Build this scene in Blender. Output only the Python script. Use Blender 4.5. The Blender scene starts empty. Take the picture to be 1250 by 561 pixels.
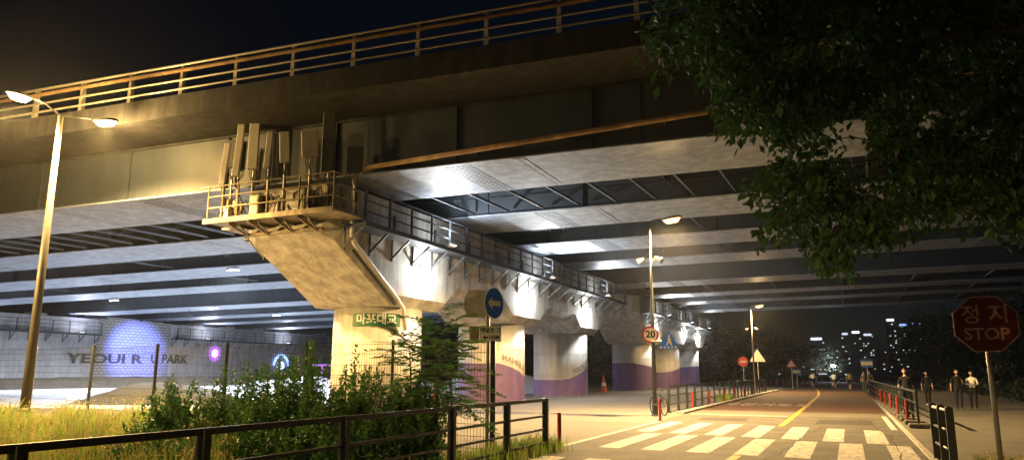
import bpy, bmesh, math, random
from mathutils import Vector, Matrix
R = math.radians
rnd = random.Random(7)
sc = bpy.context.scene
COL = sc.collection

# ------------------------------------------------------------------ camera
EYE = Vector((0, 0, 1.6)); FPX = 904.0; CX, CY = 625.0, 280.5
RIGHT = Vector((0.91315295, 0.40759990, 0.00374163))
DOWN = Vector((-0.07323859, 0.17309373, -0.98217853))
FWD = Vector((-0.40098353, 0.89660520, 0.18791310))
cd = bpy.data.cameras.new('camera'); cam = bpy.data.objects.new('camera', cd); COL.objects.link(cam)
m = Matrix((RIGHT, -DOWN, -FWD)).transposed().to_4x4(); m.translation = EYE
cam.matrix_world = m
cd.sensor_width = 36; cd.lens = 36 * FPX / 1250; cd.clip_start = .1; cd.clip_end = 9000
sc.camera = cam
# ------------------------------------------------------------------ sky, moon, exposure
SUN_EL, SUN_AZ = R(7), R(200)
w = bpy.data.worlds.new('World'); sc.world = w; w.use_nodes = True
nt = w.node_tree; nt.nodes.clear()
sky = nt.nodes.new('ShaderNodeTexSky'); sky.sky_type = 'NISHITA'; sky.sun_disc = False
sky.sun_elevation = SUN_EL; sky.sun_rotation = SUN_AZ
bw = nt.nodes.new('ShaderNodeMix'); bw.data_type = 'RGBA'; bw.blend_type = 'MULTIPLY'; bw.inputs[0].default_value = 1
bw.inputs[7].default_value = (.55, .75, 1.25, 1)
bg = nt.nodes.new('ShaderNodeBackground'); bg.inputs[1].default_value = 0.0017
wo = nt.nodes.new('ShaderNodeOutputWorld')
nt.links.new(sky.outputs[0], bw.inputs[6]); nt.links.new(bw.outputs[2], bg.inputs[0]); nt.links.new(bg.outputs[0], wo.inputs[0])
sl = bpy.data.lights.new('moon', 'SUN'); sl.energy = 0.01; sl.angle = R(.5); sl.color = (.8, .88, 1)
so = bpy.data.objects.new('moon', sl); COL.objects.link(so)
so.rotation_euler = (math.pi / 2 - SUN_EL, 0, -SUN_AZ + math.pi)
vs = sc.view_settings; vs.view_transform = 'Standard'; vs.look = 'None'; vs.exposure = 0.3; vs.gamma = 1
sc.render.engine = 'CYCLES'
cy = sc.cycles; cy.use_denoising = True; cy.max_bounces = 6; cy.diffuse_bounces = 3; cy.glossy_bounces = 3
cy.transmission_bounces = 3; cy.sample_clamp_indirect = 6; cy.caustics_reflective = False; cy.caustics_refractive = False
cy.volume_bounces = 0

# ------------------------------------------------------------------ pixel helpers (a pixel gives only a direction)
def ray(x, y): return RIGHT * ((x - CX) / FPX) + DOWN * ((y - CY) / FPX) + FWD
def on_ground(x, y, z=0.0):
    r = ray(x, y); return EYE + r * ((z - EYE.z) / r.z)
def at_x(x, y, X): r = ray(x, y); return EYE + r * (X / r.x)
def at_y(x, y, Y): r = ray(x, y); return EYE + r * (Y / r.y)
def at_depth(x, y, d): return EYE + ray(x, y) * d

# ------------------------------------------------------------------ materials
MATS = {}
def mat(name, col, rough=.75, metal=0., var=.15, scale=2., bump=.0, bscale=40., col2=None, stain=0., emit=None, est=0., stretch=(1, 1, 1), spec=.5, trans=0.):
    if name in MATS: return MATS[name]
    ma = bpy.data.materials.new(name); ma.use_nodes = True; t = ma.node_tree; b = t.nodes['Principled BSDF']
    b.inputs['Roughness'].default_value = rough; b.inputs['Metallic'].default_value = metal
    b.inputs['Specular IOR Level'].default_value = spec
    tc = t.nodes.new('ShaderNodeTexCoord'); mp = t.nodes.new('ShaderNodeMapping'); mp.inputs['Scale'].default_value = stretch
    t.links.new(tc.outputs['Object'], mp.inputs[0])
    nz = t.nodes.new('ShaderNodeTexNoise'); nz.inputs['Scale'].default_value = scale; nz.inputs['Detail'].default_value = 6; nz.inputs['Roughness'].default_value = .65
    t.links.new(mp.outputs[0], nz.inputs[0])
    rp = t.nodes.new('ShaderNodeValToRGB')
    lo = tuple(c * (1 - var) for c in col); hi = tuple(min(1, c * (1 + var)) for c in (col2 or col))
    rp.color_ramp.elements[0].color = (*lo, 1); rp.color_ramp.elements[1].color = (*hi, 1)
    rp.color_ramp.elements[0].position = .3; rp.color_ramp.elements[1].position = .7
    t.links.new(nz.outputs[0], rp.inputs[0])
    out = rp.outputs[0]
    if stain > 0:
        m2 = t.nodes.new('ShaderNodeMapping'); m2.inputs['Scale'].default_value = (1.3, 1.3, .22)
        t.links.new(tc.outputs['Object'], m2.inputs[0])
        n2 = t.nodes.new('ShaderNodeTexNoise'); n2.inputs['Scale'].default_value = 1.7; n2.inputs['Detail'].default_value = 8; n2.inputs['Roughness'].default_value = .7
        t.links.new(m2.outputs[0], n2.inputs[0])
        r2 = t.nodes.new('ShaderNodeValToRGB'); r2.color_ramp.elements[0].position = .42; r2.color_ramp.elements[1].position = .62
        r2.color_ramp.elements[0].color = (1 - stain,) * 3 + (1,); r2.color_ramp.elements[1].color = (1, 1, 1, 1)
        t.links.new(n2.outputs[0], r2.inputs[0])
        mx = t.nodes.new('ShaderNodeMix'); mx.data_type = 'RGBA'; mx.blend_type = 'MULTIPLY'; mx.inputs[0].default_value = 1
        t.links.new(out, mx.inputs[6]); t.links.new(r2.outputs[0], mx.inputs[7]); out = mx.outputs[2]
    t.links.new(out, b.inputs['Base Color'])
    if bump > 0:
        n3 = t.nodes.new('ShaderNodeTexNoise'); n3.inputs['Scale'].default_value = bscale; n3.inputs['Detail'].default_value = 4
        t.links.new(tc.outputs['Object'], n3.inputs[0])
        bp = t.nodes.new('ShaderNodeBump'); bp.inputs['Strength'].default_value = bump; bp.inputs['Distance'].default_value = .02
        t.links.new(n3.outputs[0], bp.inputs['Height']); t.links.new(bp.outputs[0], b.inputs['Normal'])
    if emit:
        b.inputs['Emission Color'].default_value = (*emit, 1); b.inputs['Emission Strength'].default_value = est
    if trans > 0:
        tr = t.nodes.new('ShaderNodeBsdfTranslucent'); t.links.new(out, tr.inputs[0])
        ms = t.nodes.new('ShaderNodeMixShader'); ms.inputs[0].default_value = trans
        o = t.nodes['Material Output']
        t.links.new(b.outputs[0], ms.inputs[1]); t.links.new(tr.outputs[0], ms.inputs[2]); t.links.new(ms.outputs[0], o.inputs[0])
    MATS[name] = ma; return ma

mat('concrete', (.48, .46, .41), .85, var=.13, scale=2.2, bump=.35, bscale=18, stain=.42, stretch=(2.4, .45, .9))
mat('concrete_paint', (.56, .54, .50), .7, var=.08, scale=1.5, bump=.15, bscale=25, stain=.26)
mat('concrete_dark', (.20, .19, .175), .9, var=.3, scale=1.0, bump=.4, bscale=14, stain=.5)
mat('wall_grey', (.45, .45, .46), .85, var=.2, scale=.7, bump=.3, bscale=12, stain=.3)
mat('purple', (.165, .095, .225), .7, var=.15, scale=2.5, bump=.15, bscale=25, stain=.25)
mat('maroon', (.30, .14, .15), .7, var=.15, scale=2.5, bump=.15, bscale=25, stain=.25)
mat('girder', (.036, .048, .06), .55, var=.14, scale=.5, bump=.04, bscale=6, stain=.22)  # darkened to stand in for shade on the webs between girders
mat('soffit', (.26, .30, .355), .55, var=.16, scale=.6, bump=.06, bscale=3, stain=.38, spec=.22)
mat('deck_under', (.045, .05, .056), .85, var=.25, scale=.8, bump=.2, bscale=8, stain=.3)  # darkened to stand in for shade under the deck
mat('girder_dark', (.07, .08, .09), .6, var=.25, scale=.6)
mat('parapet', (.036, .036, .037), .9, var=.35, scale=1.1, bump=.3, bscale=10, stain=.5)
mat('galv', (.55, .52, .46), .45, .6, var=.2, scale=5)
mat('steel_dark', (.035, .04, .045), .5, .4, var=.3, scale=4)
mat('black_paint', (.016, .018, .018), .38, .1, var=.4, scale=6)
mat('rail_green', (.03, .036, .034), .4, .2, var=.4, scale=6)
mat('platform_steel', (.26, .21, .13), .6, .3, var=.3, scale=3, stain=.4)
mat('rust_pipe', (.36, .23, .12), .7, .1, var=.35, scale=1.2, stain=.4)
mat('antenna', (.46, .44, .40), .55, var=.1, scale=2, stain=.2)
mat('antenna_dark', (.12, .12, .12), .55, var=.15, scale=2, stain=.2)
mat('cabinet', (.38, .34, .24), .6, var=.15, scale=3, stain=.35)
mat('white_pipe', (.62, .60, .55), .45, var=.08, scale=4, stain=.2)
mat('pole_grey', (.30, .29, .26), .5, .3, var=.15, scale=3)
mat('pole_mid', (.06, .057, .05), .55, .2, var=.15, scale=3)
mat('pole_dark', (.05, .055, .06), .45, .3, var=.25, scale=3)
mat('asphalt', (.095, .088, .078), .85, var=.38, scale=1.1, bump=.7, bscale=60, stain=.0)
mat('patch', (.05, .048, .046), .9, var=.3, scale=2, bump=.7, bscale=70); mat('crack', (.015, .014, .013), .95, var=.2)
mat('asphalt_red', (.105, .055, .040), .85, var=.25, scale=1.2, bump=.7, bscale=60)
mat('plaza', (.15, .14, .125), .85, var=.18, scale=.35, bump=.4, bscale=30)
mat('pavement', (.12, .115, .10), .9, var=.25, scale=.6, bump=.5, bscale=22)
mat('soil', (.085, .07, .05), .95, var=.35, scale=1.5, bump=.7, bscale=8)
mat('ground', (.055, .05, .042), .95, var=.3, scale=.3, bump=.3, bscale=4)
mat('gravel', (.11, .12, .135), .95, var=.35, scale=9, bump=1., bscale=14)
mat('sand', (.62, .62, .63), .95, var=.1, scale=1.2, bump=.6, bscale=8)
mat('white_road', (.52, .51, .47), .75, var=.22, scale=3.5, bump=.4, bscale=60, stain=.0)
mat('yellow_road', (.62, .40, .05), .75, var=.2, scale=5, bump=.4, bscale=60)
mat('sign_blue', (.03, .17, .90), .7, spec=.2, var=.08); mat('sign_white', (.74, .73, .70), .7, spec=.2, var=.06)
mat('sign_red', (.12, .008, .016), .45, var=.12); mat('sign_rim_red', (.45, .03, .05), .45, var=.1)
mat('far_white', (.28, .26, .22), .7, var=.1, spec=.2); mat('far_red', (.22, .03, .03), .7, var=.1, spec=.2); mat('far_blue', (.02, .06, .18), .7, var=.1, spec=.2)  # darker copies of the sign paints, standing in for dim light far off
mat('sign_green', (.02, .14, .07), .5, var=.1); mat('ink', (.02, .02, .022), .6, var=.1); mat('ink_grey', (.22, .18, .15), .8, var=.3)
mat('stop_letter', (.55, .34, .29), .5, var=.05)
mat('orange_plastic', (.55, .06, .02), .5, var=.1); mat('red_plastic', (.50, .02, .025), .45, var=.1)
mat('yellow_plastic', (.6, .35, .03), .5, var=.1)
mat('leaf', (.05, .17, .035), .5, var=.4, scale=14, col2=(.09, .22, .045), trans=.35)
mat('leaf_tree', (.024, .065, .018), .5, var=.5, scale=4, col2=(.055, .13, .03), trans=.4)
mat('leaf_sap', (.14, .29, .08), .5, var=.35, scale=9, trans=.45)
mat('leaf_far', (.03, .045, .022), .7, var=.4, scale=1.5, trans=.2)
mat('grass', (.12, .27, .04), .7, var=.45, scale=1.6, col2=(.28, .38, .08), trans=.35)
mat('straw', (.42, .34, .16), .8, var=.3, scale=2, trans=.3)
mat('bark', (.075, .058, .042), .95, var=.35, scale=6, bump=.6, bscale=20)
mat('stem', (.10, .085, .05), .9, var=.3, scale=6)
mat('tower', (.05, .055, .065), .6, var=.15, scale=.02); mat('skin', (.34, .21, .15), .55, var=.06)
mat('hair', (.014, .011, .010), .5, var=.2); mat('cloth_black', (.015, .016, .018), .85, var=.2, spec=.08)
mat('cloth_white', (.62, .60, .57), .85, var=.08); mat('cloth_olive', (.20, .19, .06), .85, var=.12); mat('cloth_grey', (.10, .11, .10), .85, var=.15, spec=.08)
mat('cloth_navy', (.02, .025, .045), .85, var=.15, spec=.08); mat('cloth_blue', (.40, .50, .56), .85, var=.1); mat('shoe_white', (.6, .6, .58), .6, var=.1); mat('shoe_dark', (.04, .04, .04), .6, var=.1)
mat('rubber', (.015, .015, .015), .8, var=.2); mat('chrome', (.5, .5, .5), .25, .9, var=.05)
mat('lamp_warm', (.8, .7, .5), .4, emit=(1, .62, .20), est=220); mat('lamp_orange', (.8, .6, .4), .4, emit=(1, .52, .12), est=7)
mat('lamp_white', (.8, .8, .8), .4, emit=(1, .97, .90), est=160); mat('lamp_cool', (.8, .8, .9), .4, emit=(.86, .92, 1), est=70)
mat('pink_glow', (.5, .3, .5), .4, emit=(.85, .35, .95), est=3.2); mat('pink_glow_dim', (.4, .2, .5), .4, emit=(.45, .12, .75), est=.9)  # emission standing in for pink light on the wall and barrier frame
mat('blue_glow', (.3, .4, .8), .4, emit=(.25, .40, 1), est=2.4); mat('blue_glow_core', (.5, .6, .8), .4, emit=(.55, .75, 1), est=2.5)
mat('win_white', (.3, .3, .3), .4, emit=(.80, .90, 1), est=1.0); mat('win_warm', (.3, .3, .3), .4, emit=(1, .82, .55), est=.6); mat('win_blue', (.3, .3, .3), .4, emit=(.28, .42, 1), est=1.5)
mat('win_bright', (.3, .3, .3), .4, emit=(.85, .93, 1), est=2.5)

for nm_, under in (('white_road', (.13, .12, .10)), ('yellow_road', (.12, .11, .09))):
    t_ = MATS[nm_].node_tree; b_ = t_.nodes['Principled BSDF']; src = b_.inputs['Base Color'].links[0].from_socket
    tc_ = t_.nodes.new('ShaderNodeTexCoord'); mp_ = t_.nodes.new('ShaderNodeMapping'); mp_.inputs['Scale'].default_value = (1, .45, 1); n_ = t_.nodes.new('ShaderNodeTexNoise'); n_.inputs['Scale'].default_value = 7; n_.inputs['Detail'].default_value = 9; n_.inputs['Roughness'].default_value = .75
    r_ = t_.nodes.new('ShaderNodeValToRGB'); r_.color_ramp.elements[0].position = .35; r_.color_ramp.elements[1].position = .50
    mx_ = t_.nodes.new('ShaderNodeMix'); mx_.data_type = 'RGBA'; mx_.inputs[6].default_value = (*under, 1)
    t_.links.new(tc_.outputs['Object'], mp_.inputs[0]); t_.links.new(mp_.outputs[0], n_.inputs[0]); t_.links.new(n_.outputs[0], r_.inputs[0]); t_.links.new(r_.outputs[0], mx_.inputs[0]); t_.links.new(src, mx_.inputs[7]); t_.links.new(mx_.outputs[2], b_.inputs['Base Color'])
# tiled concrete for the middle of the far pier, block paving for the strip
def brick_mat(name, c1, c2, mortar, scale, bw_, rh, ms=.02, axes='yz'):
    ma = bpy.data.materials.new(name); ma.use_nodes = True; t = ma.node_tree; b = t.nodes['Principled BSDF']
    tc = t.nodes.new('ShaderNodeTexCoord'); sp = t.nodes.new('ShaderNodeSeparateXYZ'); cb = t.nodes.new('ShaderNodeCombineXYZ')
    t.links.new(tc.outputs['Object'], sp.inputs[0])
    t.links.new(sp.outputs['XYZ'.index(axes[0].upper())], cb.inputs[0]); t.links.new(sp.outputs['XYZ'.index(axes[1].upper())], cb.inputs[1])
    bt = t.nodes.new('ShaderNodeTexBrick'); bt.inputs['Scale'].default_value = scale; bt.inputs['Brick Width'].default_value = bw_; bt.inputs['Row Height'].default_value = rh
    bt.inputs['Mortar Size'].default_value = ms; bt.inputs['Color1'].default_value = (*c1, 1); bt.inputs['Color2'].default_value = (*c2, 1); bt.inputs['Mortar'].default_value = (*mortar, 1)
    t.links.new(cb.outputs[0], bt.inputs[0]); t.links.new(bt.outputs[0], b.inputs['Base Color']); b.inputs['Roughness'].default_value = .85
    bp = t.nodes.new('ShaderNodeBump'); bp.inputs['Strength'].default_value = .6; bp.inputs['Distance'].default_value = .02; bp.invert = True
    t.links.new(bt.outputs['Fac'], bp.inputs['Height']); t.links.new(bp.outputs[0], b.inputs['Normal'])
    MATS[name] = ma
brick_mat('tile_wall', (.36, .34, .31), (.30, .29, .28), (.12, .12, .12), 1, .55, .3, .035)
brick_mat('paving', (.22, .20, .16), (.17, .155, .13), (.07, .065, .055), 1, .22, .11, .012, 'xy')

# ------------------------------------------------------------------ mesh helpers
class MB:
    def __init__(s): s.v = []; s.f = []; s.mi = []
    def add(s, v, f, mi=0):
        n = len(s.v); s.v += [tuple(p) for p in v]; s.f += [tuple(i + n for i in q) for q in f]; s.mi += [mi] * len(f); return s
    def hexa(s, p, mi=0):   # 8 points: bottom 4 ccw, top 4 ccw
        return s.add(p, [(3, 2, 1, 0), (4, 5, 6, 7), (0, 1, 5, 4), (1, 2, 6, 5), (2, 3, 7, 6), (3, 0, 4, 7)], mi)
    def box(s, c, d, rz=0, rot=None, mi=0):
        x, y, z = d[0] / 2, d[1] / 2, d[2] / 2; M_ = rot if rot else Matrix.Rotation(rz, 3, 'Z'); c = Vector(c)
        return s.hexa([c + M_ @ Vector(q) for q in ((-x, -y, -z), (x, -y, -z), (x, y, -z), (-x, y, -z), (-x, -y, z), (x, -y, z), (x, y, z), (-x, y, z))], mi)
    def box2(s, a, b, mi=0): return s.box([(i + j) / 2 for i, j in zip(a, b)], [abs(j - i) for i, j in zip(a, b)], mi=mi)
    def bar(s, p, q, w_, h, mi=0, up=(0, 0, 1)):
        p, q = Vector(p), Vector(q); d = (q - p); L = d.length; d.normalize(); u = Vector(up)
        if abs(d.dot(u)) > .98: u = Vector((1, 0, 0))
        r = d.cross(u).normalized(); u = r.cross(d).normalized()
        a, b = r * w_ / 2, u * h / 2
        return s.hexa([p - a - b, p + a - b, q + a - b, q - a - b, p - a + b, p + a + b, q + a + b, q - a + b], mi)
    def tube(s, pts, r, n=8, mi=0, cap=True):
        pts = [Vector(p) for p in pts]; rs = r if isinstance(r, (list, tuple)) else [r] * len(pts); base = len(s.v); prev = None
        for i, p in enumerate(pts):
            d = (pts[min(i + 1, len(pts) - 1)] - pts[max(i - 1, 0)]).normalized()
            if prev is None:
                u = Vector((0, 0, 1)) if abs(d.z) < .9 else Vector((1, 0, 0)); a = d.cross(u).normalized()
            else: a = (prev - d * prev.dot(d)).normalized()
            prev = a; b = d.cross(a)
            for k in range(n):
                t = 2 * math.pi * k / n; s.v.append(tuple(p + (a * math.cos(t) + b * math.sin(t)) * rs[i]))
        for i in range(len(pts) - 1):
            for k in range(n):
                k2 = (k + 1) % n; s.f.append((base + i * n + k, base + i * n + k2, base + (i + 1) * n + k2, base + (i + 1) * n + k)); s.mi.append(mi)
        if cap:
            s.f.append(tuple(base + k for k in reversed(range(n)))); s.mi.append(mi)
            e = base + (len(pts) - 1) * n; s.f.append(tuple(e + k for k in range(n))); s.mi.append(mi)
        return s
    def lathe(s, prof, n=24, c=(0, 0, 0), mi=0):
        base = len(s.v)
        for r_, z in prof:
            for k in range(n):
                t = 2 * math.pi * k / n; s.v.append((c[0] + r_ * math.cos(t), c[1] + r_ * math.sin(t), c[2] + z))
        for i in range(len(prof) - 1):
            for k in range(n):
                k2 = (k + 1) % n; s.f.append((base + i * n + k, base + i * n + k2, base + (i + 1) * n + k2, base + (i + 1) * n + k)); s.mi.append(mi)
        s.f.append(tuple(base + k for k in reversed(range(n)))); s.mi.append(mi)
        e = base + (len(prof) - 1) * n; s.f.append(tuple(e + k for k in range(n))); s.mi.append(mi)
        return s
    def prism(s, poly, y0, y1, mi=0):   # polygon in xz, extruded in y
        n = len(poly); v = [(x, y0, z) for x, z in poly] + [(x, y1, z) for x, z in poly]
        f = [tuple(range(n)), tuple(range(2 * n - 1, n - 1, -1))] + [(i, i + n, (i + 1) % n + n, (i + 1) % n) for i in range(n)]
        return s.add(v, f, mi)
    def mesh(s, name, mats, smooth=False):
        me = bpy.data.meshes.new(name); me.from_pydata(s.v, [], s.f)
        for mm in (mats if isinstance(mats, (list, tuple)) else [mats]): me.materials.append(MATS[mm])
        if any(s.mi): me.polygons.foreach_set('material_index', s.mi)
        if smooth: me.polygons.foreach_set('use_smooth', [True] * len(s.f))
        me.update(); return me
    def build(s, name, mats, parent=None, smooth=False, fix=False, bevel=0, loc=None, rz=0):
        me = s.mesh(name, mats, smooth)
        if fix or bevel:
            bm = bmesh.new(); bm.from_mesh(me)
            if fix: bmesh.ops.recalc_face_normals(bm, faces=bm.faces)
            if bevel: bmesh.ops.bevel(bm, geom=[e for e in bm.edges], offset=bevel, segments=1, affect='EDGES', clamp_overlap=True)
            bm.to_mesh(me); bm.free()
        return link(name, me, parent, loc, rz)
def link(name, data, parent=None, loc=None, rz=0):
    o = bpy.data.objects.new(name, data); COL.objects.link(o)
    if parent: o.parent = parent
    if loc: o.location = loc
    if rz: o.rotation_euler.z = rz
    return o
def tag(o, label=None, cat=None, group=None, kind=None):
    if label: o['label'] = label
    if cat: o['category'] = cat
    if group: o['group'] = group
    if kind: o['kind'] = kind
    return o
def thing(name, label, cat, loc=(0, 0, 0), rz=0, group=None): return tag(link(name, None, None, loc, rz), label, cat, group)
def lamp(parent, kind, loc, power, color, radius=.12, spot=None, blend=.6, aim=None):
    l = bpy.data.lights.new('light_source', kind); l.energy = power; l.color = color
    if kind == 'AREA': l.shape = 'DISK'; l.size = radius * 2
    else: l.shadow_soft_size = radius
    if kind == 'SPOT': l.spot_size = spot; l.spot_blend = blend
    o = link('light_source', l, parent, loc)
    if aim is not None: o.rotation_euler = (Vector(aim)).to_track_quat('-Z', 'Y').to_euler()
    return o
def text_mesh(name, body, size, mats, parent, M4, depth=.004, align='CENTER', wrap=None, bold=0.):
    c = bpy.data.curves.new(name, 'FONT'); c.body = body; c.size = size; c.align_x = align; c.align_y = 'CENTER'; c.extrude = depth; c.offset = bold; c.resolution_u = 3
    t = bpy.data.objects.new(name, c); COL.objects.link(t)
    bpy.context.view_layer.update()
    me = bpy.data.meshes.new_from_object(t.evaluated_get(bpy.context.evaluated_depsgraph_get()))
    bpy.data.objects.remove(t); bpy.data.curves.remove(c)
    me.name = name; me.materials.clear(); me.materials.append(MATS[mats])
    if wrap:
        for v in me.vertices: v.co = wrap(v.co)
    else: me.transform(M4)
    me.update(); return link(name, me, parent)
def sheet(name, pts, z, m_, kind='structure', parent=None):
    mb = MB(); mb.add([(x, y, z) for x, y in pts], [tuple(range(len(pts)))]); o = mb.build(name, m_, parent)
    if kind: o['kind'] = kind
    return o
def facing(loc, nrm):   # matrix: local x right, y up, z towards viewer
    z = Vector(nrm).normalized(); x = Vector((0, 0, 1)).cross(z).normalized(); y = z.cross(x)
    M_ = Matrix((x, y, z)).transposed().to_4x4(); M_.translation = Vector(loc); return M_

# ------------------------------------------------------------------ ground, road, pavements
sheet('ground', [(-4000, -400), (4000, -400), (4000, 5000), (-4000, 5000)], -.012, 'ground')
sheet('plaza', [(-69.5, 17.5), (-24.5, 17.9), (-6.02, 13.7), (-6.02, 128), (-69.5, 128)], 0, 'plaza')
sheet('verge', [(-60, -6), (-6.05, -6), (-6.05, 13.66), (-24.5, 17.86), (-60, 17.5)], -.003, 'soil')
road = sheet('road', [(-6, -12), (1.27, -12), (1.27, 70), (-.5, 96), (-9, 112), (-14, 112), (-7, 96), (-6, 78)], .004, 'asphalt')
sheet('pavement', [(1.42, -12), (60, -12), (60, 140), (-.4, 140), (-.4, 97), (1.42, 70)], .02, 'pavement')
MB().box2((1.28, -12, -.05), (1.41, 70, .035)).build('kerb', 'concrete', None, bevel=.012)['kind'] = 'structure'
MB().box2((-6.32, 30.2, -.05), (-6.03, 76, .09)).build('kerb', 'concrete', None, bevel=.015)['kind'] = 'structure'
sheet('red_surface', [(-5.98, 34), (1.2, 34), (1.2, 68), (-.4, 77), (-5.98, 76)], .008, 'asphalt_red', None, road)
sheet('paving_strip', [(-5.98, 30.5), (1.22, 30.5), (1.22, 33.9), (-5.98, 33.9)], .008, 'paving', None, road)
def stripe(x0, x1, y0, y1, sk=0): return sheet('crosswalk_stripe', [(x0, y0), (x1, y0 + sk), (x1, y1 + sk), (x0, y1)], .0085, 'white_road', None, road)
for i in range(7):
    x = -5.52 + .965 * i; dy = -.20 * i
    stripe(x, x + .47, 20.8 + dy, 25.25 + dy, -.08)
for i in range(7):
    x = -5.10 + .958 * i; dy = -.17 * i
    stripe(x, x + .48, 16.05 + dy * .5, 20.25 + dy, -.06)
for i in range(6): stripe(-5.5 + .9 * i, -5.05 + .9 * i, 9.9, 13.9, -.05)
sheet('edge_line', [(-5.97, 15.6), (-5.80, 15.6), (-5.84, 26), (-5.97, 26)], .0085, 'white_road', None, road)
sheet('stop_line', [(-5.8, 30.05), (-2.2, 30.05), (-2.2, 30.38), (-5.8, 30.38)], .0085, 'white_road', None, road)
sheet('edge_line', [(1.0, 24.5), (1.16, 24.5), (1.16, 32), (1.0, 32)], .0085, 'white_road', None, road)
yl = MB(); cl = [(-2.0, 24.6), (-2.0, 34), (-2.03, 46), (-2.1, 58), (-2.45, 70), (-3.2, 84), (-5.2, 98)]
for (a, b), (c, d) in zip(cl, cl[1:]): yl.add([(a - .09, b, .0125), (a + .09, b, .0125), (c + .09, d, .0125), (c - .09, d, .0125)], [(0, 1, 2, 3)])
yl.build('centre_line', 'yellow_road', road)
sheet('centre_line', [(-2.3, 9), (-2.12, 9), (-2.02, 15.6), (-2.2, 15.6)], .0125, 'yellow_road', None, road)
tm = Matrix.Translation((-3.95, 40.5, .014)) @ Matrix.Diagonal((.95, 3.6, 1, 1))
text_mesh('road_lettering', '자전거도로', 1.0, 'white_road', road, tm, depth=.001)
tm = Matrix.Translation((-3.9, 14.9, .0125)) @ Matrix.Diagonal((1, 1.3, 1, 1))

sheet('sand_bed', [(-66, 24), (-40, 20.5), (-24, 23), (-23, 44), (-24, 62), (-40, 70), (-66, 74)], .004, 'sand')
sheet('asphalt_patch', [(-1.1, 26.2), (.55, 26.3), (.6, 28.9), (-1.05, 28.7)], .0068, 'patch', None, road)
sheet('asphalt_patch', [(-4.9, 26.4), (-3.3, 26.5), (-3.35, 28.4), (-4.95, 28.3)], .0068, 'patch', None, road)
mh = MB().lathe([(.36, 0), (.36, .006), (.30, .0075), (.29, .006)], 28, (-.2, 13.9, .004)).build('manhole_cover', 'steel_dark', road)
ck = MB(); rk = random.Random(9)
for (cx_, cy_, dx_, dy_, n_) in ((-5.7, 18.3, .22, .06, 26), (-1.6, 14.2, .03, .42, 26), (.9, 15, -.02, .5, 30), (-3.1, 26.2, .25, .02, 14)):
    a_ = (cx_, cy_)
    for k in range(n_):
        b_ = (a_[0] + dx_ + rk.uniform(-.07, .07), a_[1] + dy_ + rk.uniform(-.09, .09)); w_ = rk.uniform(.006, .016); L_ = math.hypot(b_[0] - a_[0], b_[1] - a_[1]); nx_, ny_ = -(b_[1] - a_[1]) / L_ * w_, (b_[0] - a_[0]) / L_ * w_
        ck.add([(a_[0] - nx_, a_[1] - ny_, .0098), (a_[0] + nx_, a_[1] + ny_, .0098), (b_[0] + nx_, b_[1] + ny_, .0098), (b_[0] - nx_, b_[1] - ny_, .0098)], [(0, 3, 2, 1)]); a_ = b_
tag(ck.build('crack', 'crack', road), kind='stuff')
# gravel and sand heaps
def heap(name, c, rx, ry, h, m_, label, rz=0, seed=1, flat=1.6):
    rr = random.Random(seed); mb = MB(); n, k = 44, 16; ph = [rr.uniform(0, 6.28) for _ in range(6)]
    v = []; f = []
    for j in range(k + 1):
        q = j / k
        for i in range(n):
            a = 2 * math.pi * i / n; wob = 1 + .10 * math.sin(2 * a + ph[0]) + .07 * math.sin(3 * a + ph[1]) + .04 * math.sin(7 * a + ph[2])
            x, y = rx * q * wob * math.cos(a), ry * q * wob * math.sin(a)
            z = h * (1 - q ** flat) ** 1.15 * (1 + .08 * math.sin(x * 1.3 + ph[3]) + .08 * math.sin(y * 1.7 + ph[4])) + rr.uniform(-.02, .02) * h - (.02 if j == k else 0)
            v.append((x, y, z))
    for j in range(k):
        for i in range(n): f.append((j * n + i, (j + 1) * n + i, (j + 1) * n + (i + 1) % n, j * n + (i + 1) % n))
    mb.add(v, f); return tag(mb.build(name, m_, None, smooth=True, loc=c, rz=rz), label, 'heap', 'heaps under the bridge')
def gp(x, y): p = on_ground(x, y); return (p.x, p.y, 0)
heap('gravel_heap', (-31.0, 27.4, 0), 3.9, 2.4, 1.12, 'gravel', 'dark grey gravel heap in front of the blue circle of light', R(30), 3)
heap('sand_heap', (-34.5, 41.5, 0), 6.6, 4.5, 1.30, 'sand', 'white sand heap left of the yellow lit column', R(20), 5)
heap('sand_heap', (-31.5, 46.5, 0), 5.5, 4.5, 1.55, 'sand', 'white sand heap touching the yellow column in view', R(10), 8)
heap('sand_heap', (-26.5, 56, 0), 6.5, 4.5, 1.75, 'sand', 'white sand heap seen between the two nearest columns', R(5), 11)
heap('soil_bank', (-66.2, 57, 0), 2.6, 36, .9, 'soil', 'long low dark soil bank at the foot of the lettered wall', 0, 12, 3)

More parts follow.
